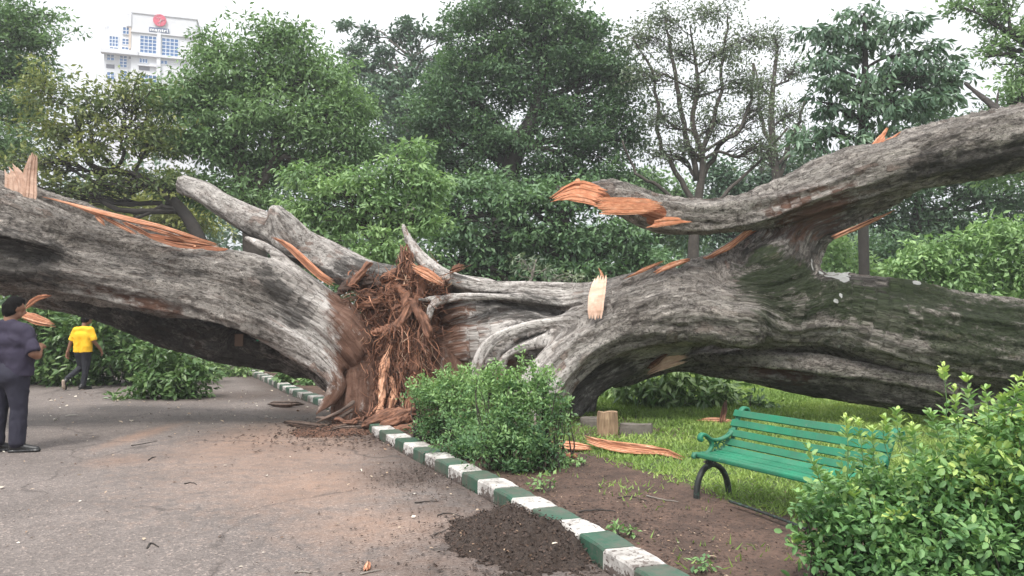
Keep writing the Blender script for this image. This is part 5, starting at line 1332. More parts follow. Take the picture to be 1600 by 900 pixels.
bump(nt, b, n2, 1.0, .04); M['soil'] = m
heap('soil_heap', 'low heap of dark crumbly soil against the kerb in the foreground', 806, 846, .82, .50, .25, 5)
heap('debris_heap', 'reddish crumbly debris spread at the foot of the torn roots on the road', 552, 672, .55, .75, .13, 11, 'redsoil')
# ------------------------------------------------------------------ bench
M['benchgreen'] = mat_painted('bench_green_paint', (.008, .17, .09), (.09, .17, .12), .66, None, .12, .2)
M['slatgreen'] = mat_painted('slat_green_paint', (.006, .195, .10), (.26, .32, .26), .68, None, .18, .14)
M['iron'] = mat_painted('worn_black_iron', (.022, .026, .025), (.045, .09, .07), .56)
BO = G(1085, 772, VERGE); BD = np.array([.484, -.875, 0]); BB = np.array([.875, .484, 0]); UZ = np.array([0, 0, 1.0])
def bw(u, v, z): return BO + BD * u + BB * v + UZ * (z)
bench = thing('park_bench', 'green slatted park bench with scrolled cast iron ends on the lawn edge', 'bench', BO)
def sweep(mb, path, u, half, th, n=6, tw=None):
    """flat iron bar following a (v,z) path in the plane of the bench end; half = half width along the bench, th = thickness"""
    p = catmull(np.array(path, float), n); T = np.gradient(p, axis=0); T /= np.linalg.norm(T, axis=1)[:, None]; Nn = np.stack([-T[:, 1], T[:, 0]], 1)
    th = np.interp(np.linspace(0, 1, len(p)), np.linspace(0, 1, len(np.atleast_1d(th))) if np.ndim(th) else [0, 1], th if np.ndim(th) else [th, th])
    V = []
    for (q, nn, t) in zip(p, Nn, th):
        for (a, c) in ((-.7, 1), (.7, 1), (1, .5), (1, -.5), (.7, -1), (-.7, -1), (-1, -.5), (-1, .5)):
            w = q + nn * c * t / 2; V.append(bw(u + a * half, w[0], w[1]))
    k = len(p); i = np.arange(k - 1)[:, None] * 8; j = np.arange(8)[None]; j2 = (j + 1) % 8
    F = np.stack([i + j, i + j2, i + 8 + j2, i + 8 + j], -1).reshape(-1, 4)
    mb.add(np.array(V), [F, np.array([[7, 6, 5, 4, 3, 2, 1, 0], list(range(k * 8 - 8, k * 8))])])
def spiral(c, r0, r1, a0, a1, n=12):
    t = np.linspace(0, 1, n); a = a0 + (a1 - a0) * t; rr = r0 + (r1 - r0) * t
    return np.stack([c[0] + rr * np.cos(a), c[1] + rr * np.sin(a)], 1)
for u in (.03, 1.48):
    mb = MB()
    sweep(mb, [(.615, .655), (.605, .685), (.57, .70), (.53, .68), (.485, .61), (.44, .53), (.36, .47), (.26, .445), (.17, .455), (.11, .49), (.075, .505), (.05, .495), (.04, .47), (.055, .455)], u, .026, [.03, .026, .026, .026, .028, .034])
    arm = mb.build('armrest', M['benchgreen'], bench, True)
    mb = MB()
    sweep(mb, [(.12, .475), (.165, .44), (.175, .40), (.15, .36), (.10, .338), (.04, .338), (-.01, .345), (-.035, .33), (-.03, .312)], u, .02, .026)
    sweep(mb, [(.50, .64), (.465, .55), (.43, .46), (.395, .39), (.34, .345), (.25, .325), (.12, .315), (0, .318)], u, .017, .024)
    mb.build('end_frame', M['benchgreen'], bench, True)
    mb = MB()
    for c, r0, r1, a0, a1 in (((.275, .385), .052, .012, -1.2, 6.5), ((.335, .445), .03, .008, 3.4, 9.5), ((.225, .365), .032, .01, 2.2, -3.8), ((.375, .47), .03, .008, .5, 6.0), ((.205, .415), .024, .007, -1, 5)):
        sweep(mb, spiral(c, r0, r1, a0, a1), u, .007, .011, 2)
    mb.build('scrollwork', M['benchgreen'], bench, True)
    mb = MB()
    sweep(mb, [(-.005, -.05), (.0, .04), (.025, .13), (.08, .205), (.17, .24), (.26, .21), (.325, .14), (.36, .04), (.37, -.05)], u, .022, .042)
    mb.build('leg_arch', M['iron'], bench, True)
    mb = MB()
    sweep(mb, [(.13, .24), (.14, .28), (.13, .315)], u, .018, .04); sweep(mb, [(.20, .24), (.20, .28), (.23, .315)], u, .018, .04)
    sweep(mb, [(.14, .285), (.22, .285)], u, .014, .03); sweep(mb, spiral((.30, .265), .03, .008, 2.8, -3), u, .012, .016, 2)
    mb.build('leg_bracket', M['iron'], bench, True)
def slat(v, z, w, th, ang, l0=0.0, l1=1.51):
    """a wooden board with rounded edges, slightly bowed"""
    e = np.array([math.cos(ang), math.sin(ang)]); nn = np.array([-e[1], e[0]]); V = []
    bow = random.uniform(-.004, .004); ns = 9
    for i in range(ns):
        t = i / (ns - 1); uu = l0 + (l1 - l0) * t; dz = bow * math.sin(math.pi * t) + random.uniform(-.001, .001)
        for (a, c) in ((-1, .5), (-.88, 1), (.88, 1), (1, .5), (1, -.5), (.88, -1), (-.88, -1), (-1, -.5)):
            q = np.array([v, z]) + e * a * w / 2 + nn * c * th / 2
            V.append(bw(uu, q[0], q[1] + dz))
    i = np.arange(ns - 1)[:, None] * 8; j = np.arange(8)[None]; j2 = (j + 1) % 8
    F = np.stack([i + j, i + 8 + j, i + 8 + j2, i + j2], -1).reshape(-1, 4)
    return part('slat', np.array(V), [F, np.array([[0, 1, 2, 3, 4, 5, 6, 7], list(range(ns * 8 - 8, ns * 8))[::-1]])], M['slatgreen'], bench)
for (v, z, a) in ((.503, .655, 1.14), (.468, .572, 1.16), (.432, .489, 1.16), (.398, .412, 1.1), (.345, .358, .62)): slat(v - .022, z + .004, .062, .022, a)
for (v, z) in ((.255, .345), (.175, .341), (.095, .341)): slat(v, z, .066, .022, .0)
slat(.018, .336, .062, .034, .0, -.012, 1.52)
mb = MB()
for v in (.12, .20): mb.tube([bw(-.005, v, .262), bw(.012, v, .262)], [.010, .012], 8)
mb.build('bolts', M['limbpale'], bench)['kind'] = 'stuff'

# black edging pipe running from the bench feet
g0, g1, g2 = G(1140, 783, .11), G(1190, 800, .10), G(1262, 828, .10)
mb = MB(); mb.tube(catmull([g0, g1, g2, G(1330, 870, .09)]), .012, 8)
tag(mb.build('edging_pipe', M['iron'], None, True), 'thin black pipe edging the lawn under the bench', 'pipe')

# ------------------------------------------------------------------ people
M['skin'] = mat_simple('brown_skin', (.23, .115, .07), .5, 60, .1, .12)
M['hair'] = mat_simple('black_hair', (.006, .005, .005), .85, 120, .8, .3)
M['hair'].node_tree.nodes['Principled BSDF'].inputs['Specular IOR Level'].default_value = .12
M['plum'] = mat_simple('dark_plum_cotton', (.026, .020, .044), .85, 160, .25, .2)
M['navyt'] = mat_simple('dark_navy_trousers', (.017, .016, .032), .85, 160, .25, .2)
M['yellow'] = mat_simple('yellow_cotton', (.82, .47, .015), .85, 160, .2, .06)
M['blackt'] = mat_simple('black_trousers', (.012, .013, .020), .8, 160, .25, .2)
M['shoe'] = mat_simple('black_leather_shoe', (.018, .018, .019), .4, 60, .1, .2)
M['sole'] = mat_simple('pale_shoe_sole', (.42, .33, .26), .7, 60, .1, .2)
M['beltb'] = mat_simple('black_plastic', (.01, .01, .01), .3)


def person(label, base, face, s, body, shirt, trousers, hair, shoes, mats, extra=(), group=None):
    """stroke lists in a local frame: x to the person's right, y forward, z up, metres"""
    f = np.array([face[0], face[1], 0.0]); f /= np.linalg.norm(f); rt = np.array([f[1], -f[0], 0.0])
    def Wp(p): return np.array([*(base + (rt * p[0] + f * p[1] + UZ * p[2]) * s), p[3] * s])
    root = thing('person', label, 'person', base, group)
    def mk(strokes, h, k, name, mat, disp=0, freq=9, seed=3, cutz=None, parent=root):
        SS = []
        for st in strokes:
            kk, cut = None, None
            if isinstance(st, tuple): st, cut = st
            w = np.array([Wp(p) for p in st])
            if cut: cut = [(Wp((*c, 0))[:3], rt * n_[0] + f * n_[1] + UZ * n_[2]) for c, n_ in cut]
            SS.append((w, kk, '+', cut))
        V, F = sdf_mesh(SS, h * s, k)
        V = relax(V, F, 1, .4)
        if disp:
            Nn = vnormals(V, F); q = V * freq
            V = V + Nn * (disp * 2 * (fbm(q * [1, 1, .6] + 3 * fbm(q * .7, seed, 2)[:, None], seed + 1, 3) - .5))[:, None]
        return part(name, V, F, mat, parent, True, {'tone': np.full(len(V), .5)})
    mk(body, .010, .025, 'body', mats['skin'])
    mk(trousers, .013, .03, 'trousers', mats['trousers'], .014, 9, 7)
    mk(shirt, .013, .035, 'shirt', mats['shirt'], .016, 8, 5)
    mk(hair, .009, .02, 'hair', mats['hair'], .008, 40, 9)
    for sh_ in shoes: mk(sh_[0], .009, .015, 'shoe', sh_[1])
    for (nm, st, mt_, h) in extra: mk(st, h, .006, nm, mt_)
    return root


def hand(c, d, side, palmn, curl=.5, sc=1.0):
    """palm, four unequal bent fingers and a thumb; c wrist, d direction, side = towards the thumb"""
    c, d, side, n_ = (np.array(x, float) for x in (c, d, side, palmn)); d /= np.linalg.norm(d); side /= np.linalg.norm(side)
    out = []
    def pt(a, b_, e, r): return (*(c + (d * a + side * b_ + n_ * e) * sc), r * sc)
    for b_ in (-.024, -.008, .008, .024): out.append([pt(0, b_ * .6, 0, .017), pt(.085, b_, .0, .0135)])
    for b_, L_ in ((-.030, .055), (-.010, .072), (.011, .078), (.031, .070)):
        out.append([pt(.085, b_, 0, .0105), pt(.085 + L_ * .45, b_ * 1.1, curl * .012, .0095), pt(.085 + L_ * .8, b_ * 1.1, curl * .035, .0088), pt(.085 + L_ * .95, b_ * 1.1, curl * .052, .0075)])
    out.append([pt(.02, .02, 0, .014), pt(.055, .05, .008, .012), pt(.085, .06, .02, .0095)])
    return out


def head(x=0, y=.02, z=1.64, turn=0.0, tilt=0.0):
    ct, st = math.cos(turn), math.sin(turn)
    def h(a, b_, c, r):   # a right, b forward, c up relative to the head centre
        b2, c2 = b_ * math.cos(tilt) + c * math.sin(tilt), c * math.cos(tilt) - b_ * math.sin(tilt)
        return (x + a * ct + b2 * st, y + b2 * ct - a * st, z + c2, r)
    sk = [[h(0, .01, .045, .082), h(0, -.02, .03, .084)], [h(0, .01, 0, .075), h(0, .035, -.06, .052)], [h(-.03, .04, -.055, .035), h(.03, .04, -.055, .035)], [h(0, .075, .03, .03), h(0, .085, -.005, .02)],
          [h(0, .10, .015, .008), h(0, .118, -.018, .014)], [h(-.016, .108, -.022, .008), h(.016, .108, -.022, .008)], [h(-.022, .092, -.045, .008), h(.022, .092, -.045, .008)], [h(-.045, .082, .03, .010), h(-.02, .09, .032, .008)], [h(.02, .09, .032, .008), h(.045, .082, .03, .010)],
          [h(-.083, -.005, .02, .013), h(-.086, -.012, -.02, .011)], [h(.083, -.005, .02, .013), h(.086, -.012, -.02, .011)]]
    hr = [[h(0, -.01, .06, .090), h(0, -.045, .02, .084)], [h(0, .04, .095, .055), h(0, 0, .08, .085)], [h(-.03, -.055, -.03, .058), h(.03, -.055, -.03, .058)], [h(-.02, -.06, -.075, .035), h(.02, -.06, -.075, .035)], [h(-.07, -.01, .05, .03), h(-.068, -.03, -.03, .028)], [h(.07, -.01, .05, .03), h(.068, -.03, -.03, .028)]]
    return sk, hr

# stocky man in purple, seen from behind, cut by the left edge of the photograph
skh, hrh = head(.02, .03, 1.63, .55, .15)
b1 = G(11, 706)
body1 = skh + [[(0, -.005, 1.56, .062), (0, -.01, 1.44, .072)], [(-.16, 0, 1.38, .06), (.16, 0, 1.38, .06)], [(0, .02, 1.28, .105), (0, .02, .95, .10)],
               [(.19, 0, 1.37, .06), (.31, -.02, 1.13, .052), (.325, .03, 1.10, .048), (.16, .27, 1.18, .032)], [(-.19, 0, 1.37, .06), (-.34, -.02, 1.12, .052), (-.34, .05, 1.08, .045), (-.22, .27, 1.16, .032)],
               [(.09, 0, .9, .09), (.12, .01, .5, .06), (.13, -.01, .1, .04)], [(-.09, 0, .9, .09), (-.12, .01, .5, .06), (-.13, -.01, .1, .04)]]
body1 += hand((.15, .29, 1.185), (-.35, .75, .15), (-.7, -.3, .6), (-.6, 0, -.3), 1.3) + hand((-.21, .29, 1.165), (.35, .75, .15), (.7, -.3, .6), (.6, 0, -.3), 1.3)
shirt1 = [[(-.17, -.01, 1.385, .088), (0, -.02, 1.42, .085), (.17, -.01, 1.385, .088)], [(-.11, 0, 1.27, .13), (.11, 0, 1.27, .13)], [(-.09, .03, 1.12, .15), (.09, .03, 1.12, .15)],
          ([(-.10, .03, 1.1, .15), (-.10, .02, .82, .155)], [((0, 0, .865), (0, 0, -1))]), ([(.10, .03, 1.1, .15), (.10, .02, .82, .155)], [((0, 0, .865), (0, 0, -1))]),
          ([(.20, 0, 1.365, .083), (.31, -.02, 1.16, .078), (.34, -.03, 1.09, .08)], [((.32, -.02, 1.135), (.5, -.1, -.86))]), ([(-.20, 0, 1.365, .083), (-.31, -.02, 1.16, .078), (-.35, -.03, 1.09, .08)], [((-.33, -.02, 1.135), (-.5, -.1, -.86))]),
          [(-.05, -.045, 1.475, .035), (.05, -.045, 1.475, .035)], [(.05, -.045, 1.475, .035), (.075, .02, 1.46, .03)], [(-.05, -.045, 1.475, .035), (-.075, .02, 1.46, .03)]]
tr1 = [[(-.09, .01, .92, .145), (.09, .01, .92, .145)], [(-.08, -.03, .87, .13), (.08, -.03, .87, .13)], [(.095, 0, .86, .135), (.115, .01, .66, .108), (.125, .015, .48, .090), (.13, 0, .28, .085), (.13, -.01, .12, .082)],
       [(-.095, 0, .86, .135), (-.115, .01, .66, .108), (-.125, .015, .48, .090), (-.13, 0, .28, .085), (-.13, -.01, .12, .082)]]
def shoe_(x, y, a, z=0.0, mt_='shoe'):
    dx, dy = math.sin(a), math.cos(a)
    def q(t, w, zz, r): return (x + dx * t + dy * w, y + dy * t - dx * w, z + zz, r)
    up = [[q(-.06, 0, .06, .042), q(.02, 0, .065, .045), q(.12, 0, .04, .038), q(.19, 0, .032, .032)], [q(-.03, 0, .10, .048), q(0, 0, .07, .05)], ]
    so = [([q(-.07, 0, .018, .042), q(.04, 0, .018, .044), q(.19, .0, .018, .044)], [((x, y, z + .022), (0, 0, 1)), ((x, y, z + .002), (0, 0, -1))])]
    return up + so
person('stocky man seen from behind in a dark purple short-sleeved shirt and navy trousers', b1, (.12, .99), 1.035, body1, shirt1, tr1, hrh,
       [(shoe_(.14, .0, 1.25), M['shoe']), (shoe_(-.13, .02, 1.0), M['shoe'])], {'skin': M['skin'], 'shirt': M['plum'], 'trousers': M['navyt'], 'hair': M['hair']},
       [('phone', [[(-.08, .40, 1.20, .012), (-.08, .43, 1.33, .012)], [(-.02, .40, 1.20, .012), (-.02, .43, 1.33, .012)], [(-.05, .40, 1.20, .014), (-.05, .43, 1.33, .014)]], M['beltb'], .008)])
# man in yellow walking away
skh, hrh = head(.03, .09, 1.575, .35, .45)
b2 = G(128, 609)
body2 = skh + [[(.01, .03, 1.50, .050), (0, .01, 1.38, .05)], [(-.14, 0, 1.34, .042), (.14, 0, 1.34, .042)], [(0, 0, 1.26, .085), (0, 0, .95, .085)],
               [(-.17, 0, 1.34, .05), (-.26, -.02, 1.08, .042), (-.33, -.02, .86, .03)], [(.17, 0, 1.34, .05), (.25, .0, 1.09, .042), (.31, .16, .90, .03)],
               [(.08, 0, .88, .075), (.06, .03, .48, .05), (.02, .0, .1, .038)], [(-.08, 0, .88, .075), (-.07, .08, .50, .05), (-.22, -.20, .26, .038)]]
body2 += hand((-.335, -.02, .845), (-.15, .05, -1), (.3, .9, 0), (.9, -.3, 0), .9) + hand((.315, .17, .885), (.1, .35, -.8), (-.5, .7, .2), (-.9, -.3, 0), .9)
shirt2 = [[(-.15, -.01, 1.345, .072), (0, -.01, 1.37, .068), (.15, -.01, 1.345, .072)], [(-.09, 0, 1.22, .115), (.09, 0, 1.22, .115)], ([(-.08, 0, 1.15, .115), (-.085, 0, .78, .125)], [((0, 0, .84), (0, 0, -1))]), ([(.08, 0, 1.15, .115), (.085, 0, .78, .125)], [((0, 0, .84), (0, 0, -1))]),
          ([(-.18, 0, 1.33, .068), (-.25, -.01, 1.14, .068), (-.28, -.01, 1.05, .07)], [((-.265, -.01, 1.105), (-.35, 0, -.93))]), ([(.18, 0, 1.33, .068), (.245, 0, 1.14, .068), (.27, 0, 1.05, .07)], [((.255, 0, 1.105), (.35, 0, -.93))])]
tr2 = [[(-.06, .02, .88, .10), (.06, .02, .88, .10)], [(.08, 0, .86, .115), (.07, .03, .66, .09), (.06, .03, .46, .072), (.04, .01, .26, .064), (.02, 0, .11, .060)], [(-.08, 0, .86, .115), (-.075, .05, .66, .09), (-.07, .08, .50, .072), (-.15, -.06, .38, .062), (-.215, -.19, .28, .058)]]
lift = [[(-.24, -.26, .20, .036), (-.245, -.235, .10, .036), (-.245, -.20, .04, .028)], [(-.225, -.22, .24, .042), (-.235, -.25, .20, .04)]]
sole = [([(-.245, -.285, .22, .036), (-.25, -.262, .10, .038), (-.25, -.225, .035, .032)], [((-.24, -.27, .15), (0, .95, .2))])]
pr = person('young man in a yellow T-shirt and black trousers walking away along the leafy heap', b2, (.02, 1), .975, body2, shirt2, tr2, hrh,
       [(shoe_(.02, .0, .35), M['shoe']), (lift, M['shoe'])], {'skin': M['skin'], 'shirt': M['yellow'], 'trousers': M['blackt'], 'hair': M['hair']}, [('shoe_sole', sole, M['sole'], .009), ('shoe_sole', [([(.0, -.06, .016, .045), (.04, .08, .016, .047), (.06, .18, .016, .044)], [((0, 0, .02), (0, 0, 1)), ((0, 0, .002), (0, 0, -1))])], M['sole'], .009)])

# ------------------------------------------------------------------ cut log block, slabs, bark strips, twigs
m, nt, b = new_mat('weathered_log_block')
o_ = objco(nt); n1 = noise(nt, scaled(nt, o_, (1, 1, .2)), 22, 5)
nt.links.new(ramp(nt, n1, [(.3, (.12, .075, .045)), (.55, (.27, .18, .11)), (.75, (.38, .27, .17))]), b.inputs['Base Color']); b.inputs['Roughness'].default_value = .85; bump(nt, b, n1, .6, .02); M['block'] = m
def rock(name, px, py, wx, wy, h, mat, label, cat, rot=0.0, seed=1, sides=9, square=.0, group=None):
    g = G(px, py, VERGE); r_ = np.random.default_rng(seed); V = []; nz = 5
    rad = 1 + r_.normal(size=sides) * .05
    z0 = float(ground_z(np.array([g[0]]), np.array([g[1]]))[0])
    for k in range(nz):
        t = k / (nz - 1)
        for j in range(sides):
            a = 2 * math.pi * (j + .5) / sides; sq = 1 / max(abs(math.cos(a)), abs(math.sin(a))) if square else 1
            rr = rad[j] * (1 + r_.normal() * .012) * (sq if square else 1) * (.94 if k == nz - 1 else 1)
            x, y = math.cos(a) * rr * wx / 2, math.sin(a) * rr * wy / 2
            V.append([g[0] + x * math.cos(rot) - y * math.sin(rot), g[1] + wy / 2 + x * math.sin(rot) + y * math.cos(rot), z0 - .05 + t * (h + .05) + (r_.normal() * .006 if k == nz - 1 else 0)])
    i = np.arange(nz - 1)[:, None] * sides; j = np.arange(sides)[None]; j2 = (j + 1) % sides
    F = np.stack([i + j, i + j2, i + sides + j2, i + sides + j], -1).reshape(-1, 4)
    o = part(name, np.array(V), [F, np.array([list(range((nz - 1) * sides, nz * sides))])], mat)
    return tag(o, label, cat, group)
M['slab'] = mat_simple('grey_stone', (.16, .14, .12), .9, 40, .6, .4, vscale=12)
rock('log_block', 952, 678, .27, .26, .31, M['block'], 'short upright sawn log block on the soil under the right arch', 'log block', .2, 2, 12)
rock('stone_slab', 995, 677, .42, .22, .13, M['slab'], 'low grey stone slab right of the sawn log block', 'stone', -.1, 3, 8, 1)
rock('stone_slab', 925, 665, .28, .3, .12, M['slab'], 'dark stone in the shade left of the sawn log block', 'stone', .1, 4, 8, 1)
def gnd(px, py, dz=.03):
    g = G(px, py, VERGE); g[2] = float(ground_z(g[0:1], g[1:2])[0]) + dz; return g
def rgnd(px, py, dz=.02): return G(px, py, 0) + np.array([0, 0, dz])
tag(splinter('bark_strip', [gnd(912, 694, .10), gnd(950, 702, .07), gnd(1000, 708, .06), gnd(1035, 710, .05), gnd(1072, 716, .01)], .13, (.15, .5, .6), None, W_, 8, .012, .12, (.7, 1, .4), None, 61, .2),
    'long orange bark strip lying on the grass left of the bench', 'bark strip', 'bark strips on the ground')
tag(splinter('bark_strip', [gnd(858, 697, .05), gnd(895, 701, .05), gnd(928, 700, .03)], .12, (.1, .6, .5), None, W_, 5, .012, .2, (.5, 1, .5), None, 62, .2), 'shorter orange bark strip half hidden by the shrub', 'bark strip', 'bark strips on the ground')
tag(splinter('bark_strip', [gnd(880, 708, .02), gnd(905, 712, .02)], .10, (.1, 1, .2), None, W_, 4, .01, .4, (.5, 1, .4), None, 63), 'small orange chip in front of the shorter bark strip', 'bark strip', 'bark strips on the ground')
tag(splinter('bark_strip', [gnd(1088, 655, .02), gnd(1115, 655, .03), gnd(1150, 657, .02)], .10, (.1, .7, .5), None, W_, 4, .01, .3, (.5, 1, .4), None, 64), 'thin orange bark strip on the lawn behind the bench', 'bark strip', 'bark strips on the ground')
tag(splinter('bark_strip', [gnd(1128, 660, .0), gnd(1132, 650, .12), gnd(1134, 640, .2)], .10, (1, .1, .2), None, M['root'], 4, .02, .4, (1, .8, .3), None, 65), 'upright brown shard on the lawn beside the thin strip', 'bark strip', 'bark strips on the ground')
tag(splinter('bark_slab', [rgnd(440, 664, .04), rgnd(470, 669, .05), rgnd(500, 672, .04), rgnd(520, 672, .02)], .11, (.1, .8, .5), None, M['brownbark'], 5, .02, .25, (.5, 1, .6), None, 66), 'dark bark slab lying on the road left of the root base', 'bark slab', 'bark slabs by the roots')
tag(splinter('bark_slab', [rgnd(512, 678, .05), rgnd(550, 676, .09), rgnd(592, 674, .06)], .16, (.1, .8, .5), None, M['brownbark'], 6, .025, .25, (.6, 1, .6), None, 67), 'dark bark slab at the foot of the roots touching the kerb end', 'bark slab', 'bark slabs by the roots')
tag(splinter('bark_slab', [rgnd(418, 634, .03), rgnd(450, 637, .06), rgnd(478, 634, .03)], .12, (.1, .8, .5), None, M['brownbark'], 4, .025, .25, (.6, 1, .6), None, 68), 'dark bark slab on the road in the shade of the arch', 'bark slab', 'bark slabs by the roots')
tag(splinter('bark_chip', [rgnd(524, 671, .06), rgnd(545, 666, .08)], .12, (.3, .8, .4), None, W_, 4, .02, .4, (.6, 1, .4), None, 69), 'red orange chip on the dark bark slab by the roots', 'wood chip')
def twig(pts, r0, mat, label, grp='twigs dropped on the road', zf=rgnd):
    q = catmull([zf(p[0], p[1], r0 * .9) for p in pts], 4); q[:, 2] += np.abs(rng.normal(size=len(q))) * r0 * .5
    mb = MB(); mb.tube(q, np.linspace(r0, r0 * .5, len(q)), 6)
    tag(mb.build('twig', mat, None, True), label, 'twig', grp)
DB = M['limbdark']
twig([(648, 787), (668, 785), (686, 784)], .007, DB, 'straight dark twig in the middle of the road beyond the soil heap')
twig([(684, 806), (700, 803), (720, 808)], .006, DB, 'thin bent twig reaching left from the top of the soil heap')
twig([(678, 837), (690, 833), (697, 830)], .006, DB, 'short twig left of the soil heap')
twig([(230, 858), (236, 850), (248, 856)], .007, DB, 'small hooked twig at the bottom left of the road')
twig([(288, 757), (298, 755), (307, 758)], .006, DB, 'dark twig on the reddish part of the road at left')
twig([(205, 697), (225, 694), (246, 690)], .006, DB, 'thin line of twig on the road right of the man in purple')
twig([(232, 720), (238, 716), (244, 715)], .008, DB, 'short thick twig on the road in front of the leafy bough')
twig([(460, 897), (473, 895), (486, 897)], .007, M['limbpale'], 'pale stick at the bottom edge of the road')
twig([(563, 899), (580, 895), (596, 892)], .006, M['limbpale'], 'pale stick at the bottom edge beside the orange chip')
tag(splinter('bark_chip', [rgnd(572, 894, .01), rgnd(576, 884, .03)], .035, (1, .1, .1), None, W_, 3, .008, .3, (1, 1, .5), None, 71), 'orange chip at the bottom edge of the road', 'wood chip')
twig([(965, 776), (985, 773), (1010, 779)], .006, DB, 'twig on the bare soil left of the bench leg', 'twigs on the verge', gnd)
twig([(1010, 772), (1035, 777), (1060, 781)], .007, M['limbpale'], 'pale twig on the soil just left of the bench leg', 'twigs on the verge', gnd)
twig([(905, 795), (940, 792), (962, 796)], .007, DB, 'long twig on the bare soil beside the white kerb stone', 'twigs on the verge', gnd)
def flake(px, py, l, w, tone, label, zf=rgnd, seed=1):
    g = zf(px, py, .012); r_ = np.random.default_rng(seed); a = r_.uniform(0, 6.28)
    V, F, T = scatter(LEAF6, g[None], np.array([[math.cos(a), math.sin(a), .1]]), np.array([[.1, .1, 1.0]]), np.array([l]), np.array([w]), np.array([tone]))
    tag(part('dead_leaf', V, F, M['litter'], None, True, {'tone': T}), label, 'leaf', 'single pale dead leaves')
flake(692, 737, .07, .05, .85, 'curled tan leaf on the road beside the kerb at the shrub', seed=2)
flake(862, 853, .05, .03, .95, 'white leaf scrap on the soil heap', lambda a, b_, c: G(a, b_, .13) + [0, 0, c], 3)
flake(1103, 868, .07, .035, .82, 'tan leaf on the soil by the bottom of the kerb', gnd, 4)
flake(5, 762, .08, .04, .95, 'pale leaf at the left edge of the road', seed=5)
flake(380, 888, .03, .02, .95, 'white scrap near the bottom edge of the road', seed=6)
flake(125, 650, .22, .07, 1.0, 'white paper scrap on the road between the two men', seed=7)
flake(205, 660, .16, .07, .95, 'pale scrap on the road in front of the leafy bough', seed=8)

# dead stub on the high log, plate on the trunk in the shade
gnarled('broken_branch', [[(1562, 176, 10.0, 5), (1545, 160, 10.3, 5), (1530, 148, 10.6, 4), (1508, 130, 10.9, 2)], [(1557, 168, 10.1, 2), (1560, 140, 10.2, 1)]], M['limbdark'], tree, .014, .02, .012, 'dead stub rising from the high log at the right')
mg = mat_simple('plate_green', (.02, .28, .14), .5); mbn = mat_simple('plate_brown', (.12, .075, .05), .8)
for (x0, x1, y0, y1, mt_, d) in ((401, 411, 517, 533, mg, 11.0), (367, 380, 522, 541, mbn, 11.0)):
    c = (P(x0, y0, d) + P(x1, y1, d)) / 2; mb = MB(); mb.box(c, ((x1 - x0) * d / FPX, .015, (y1 - y0) * d / FPX)); mb.build('plate', mt_, tree)

# ------------------------------------------------------------------ building far behind the trees
TH = math.radians(17); BU = np.array([math.cos(TH), math.sin(TH), 0]); BN = np.array([math.sin(TH), -math.cos(TH), 0]); BP = P(206, 20, 150)
def fuz(px, py, w=0.0):
    r = ray(px, py); c = np.array([0, 0, CAMZ]); t = ((BP + BN * w - c) @ BN) / (r @ BN); q = c + r * t
    return float((q - BP) @ BU), float(q[2])
Rb = np.stack([BU, BN, UZ], 1)
def bbox_(mb, u0, u1, z0, z1, w0, w1):
    mb.box(BP * [1, 1, 0] + BU * (u0 + u1) / 2 + BN * (w0 + w1) / 2 + UZ * (z0 + z1) / 2, (abs(u1 - u0), abs(w1 - w0), abs(z1 - z0)), Rb)
mw = mat_simple('white_render', (.64, .65, .68), .8, 3, .1, .05, vscale=.3); mbeige = mat_simple('beige_render', (.60, .50, .42), .8)
m, nt, b = new_mat('blue_window_glass'); b.inputs['Base Color'].default_value = (.025, .13, .34, 1); b.inputs['Roughness'].default_value = .15; b.inputs['Metallic'].default_value = .3; mgl = m
mfr = mat_simple('white_window_frame', (.7, .72, .76), .6); mdk = mat_simple('opening_shade', (.10, .10, .13), .8)  # last one is a dark colour standing in for shade in openings
bl = thing('office_building', 'tall white office building with blue windows and a round red sign far behind the trees', 'building', (BP + BU * 5) * [1, 1, 0] + UZ * 0)
u_r, zt = fuz(296, 30)[0], BP[2]
zl = fuz(206, 45)[1]; ul0 = fuz(162, 60)[0]; zwing = fuz(166, 42)[1]; uw = fuz(205, 45)[0]
mb = MB(); bbox_(mb, 0, 12.3, 0, zt, -12, 0); mb.build('wall', mw, bl)
mb = MB(); bbox_(mb, ul0, 0, 0, zwing, -9, -.6); bbox_(mb, ul0 - .0, ul0 + .5, zwing, zwing + .9, -8.9, -.55); bbox_(mb, fuz(190, 42)[0], -.05, zwing, fuz(192, 38)[1], -6, -.5); mb.build('wall', mw, bl)
mb = MB(); a_, z_ = fuz(201, 22); bbox_(mb, a_ - .3, -.02, fuz(205, 42)[1], z_, -5, .25); mb.build('roof_turret', mw, bl)
mb = MB(); bbox_(mb, fuz(202, 60)[0] - .1, -.03, fuz(205, 76)[1], fuz(205, 42)[1] - .05, -3, .1); mb.build('pier', mbeige, bl)
for (x0, x1, ya, yb, w1) in ((158, 217, 76, 83, .9), (217, 294, 84, 88, .7), (216, 250, 101, 103, .5)):
    u0, z0 = fuz(x0, yb); u1, z1 = fuz(x0, ya); mb = MB(); bbox_(mb, u0, fuz(x1, ya)[0], z0, z1, -.5, w1); mb.build('ledge', mw, bl)
mb = MB(); bbox_(mb, fuz(246, 60)[0], fuz(252, 60)[0], 0, fuz(248, 52)[1], 0, .5); mb.build('pier', mw, bl)
mb = MB(); bbox_(mb, -.15, 12.5, zt, zt + .5, -12.2, .2); mb.build('parapet', mw, bl)
mb = MB(); bbox_(mb, .0, 12.3, fuz(215, 50)[1] - .15, fuz(215, 50)[1] + .15, 0, .35); mb.build('band', mw, bl)
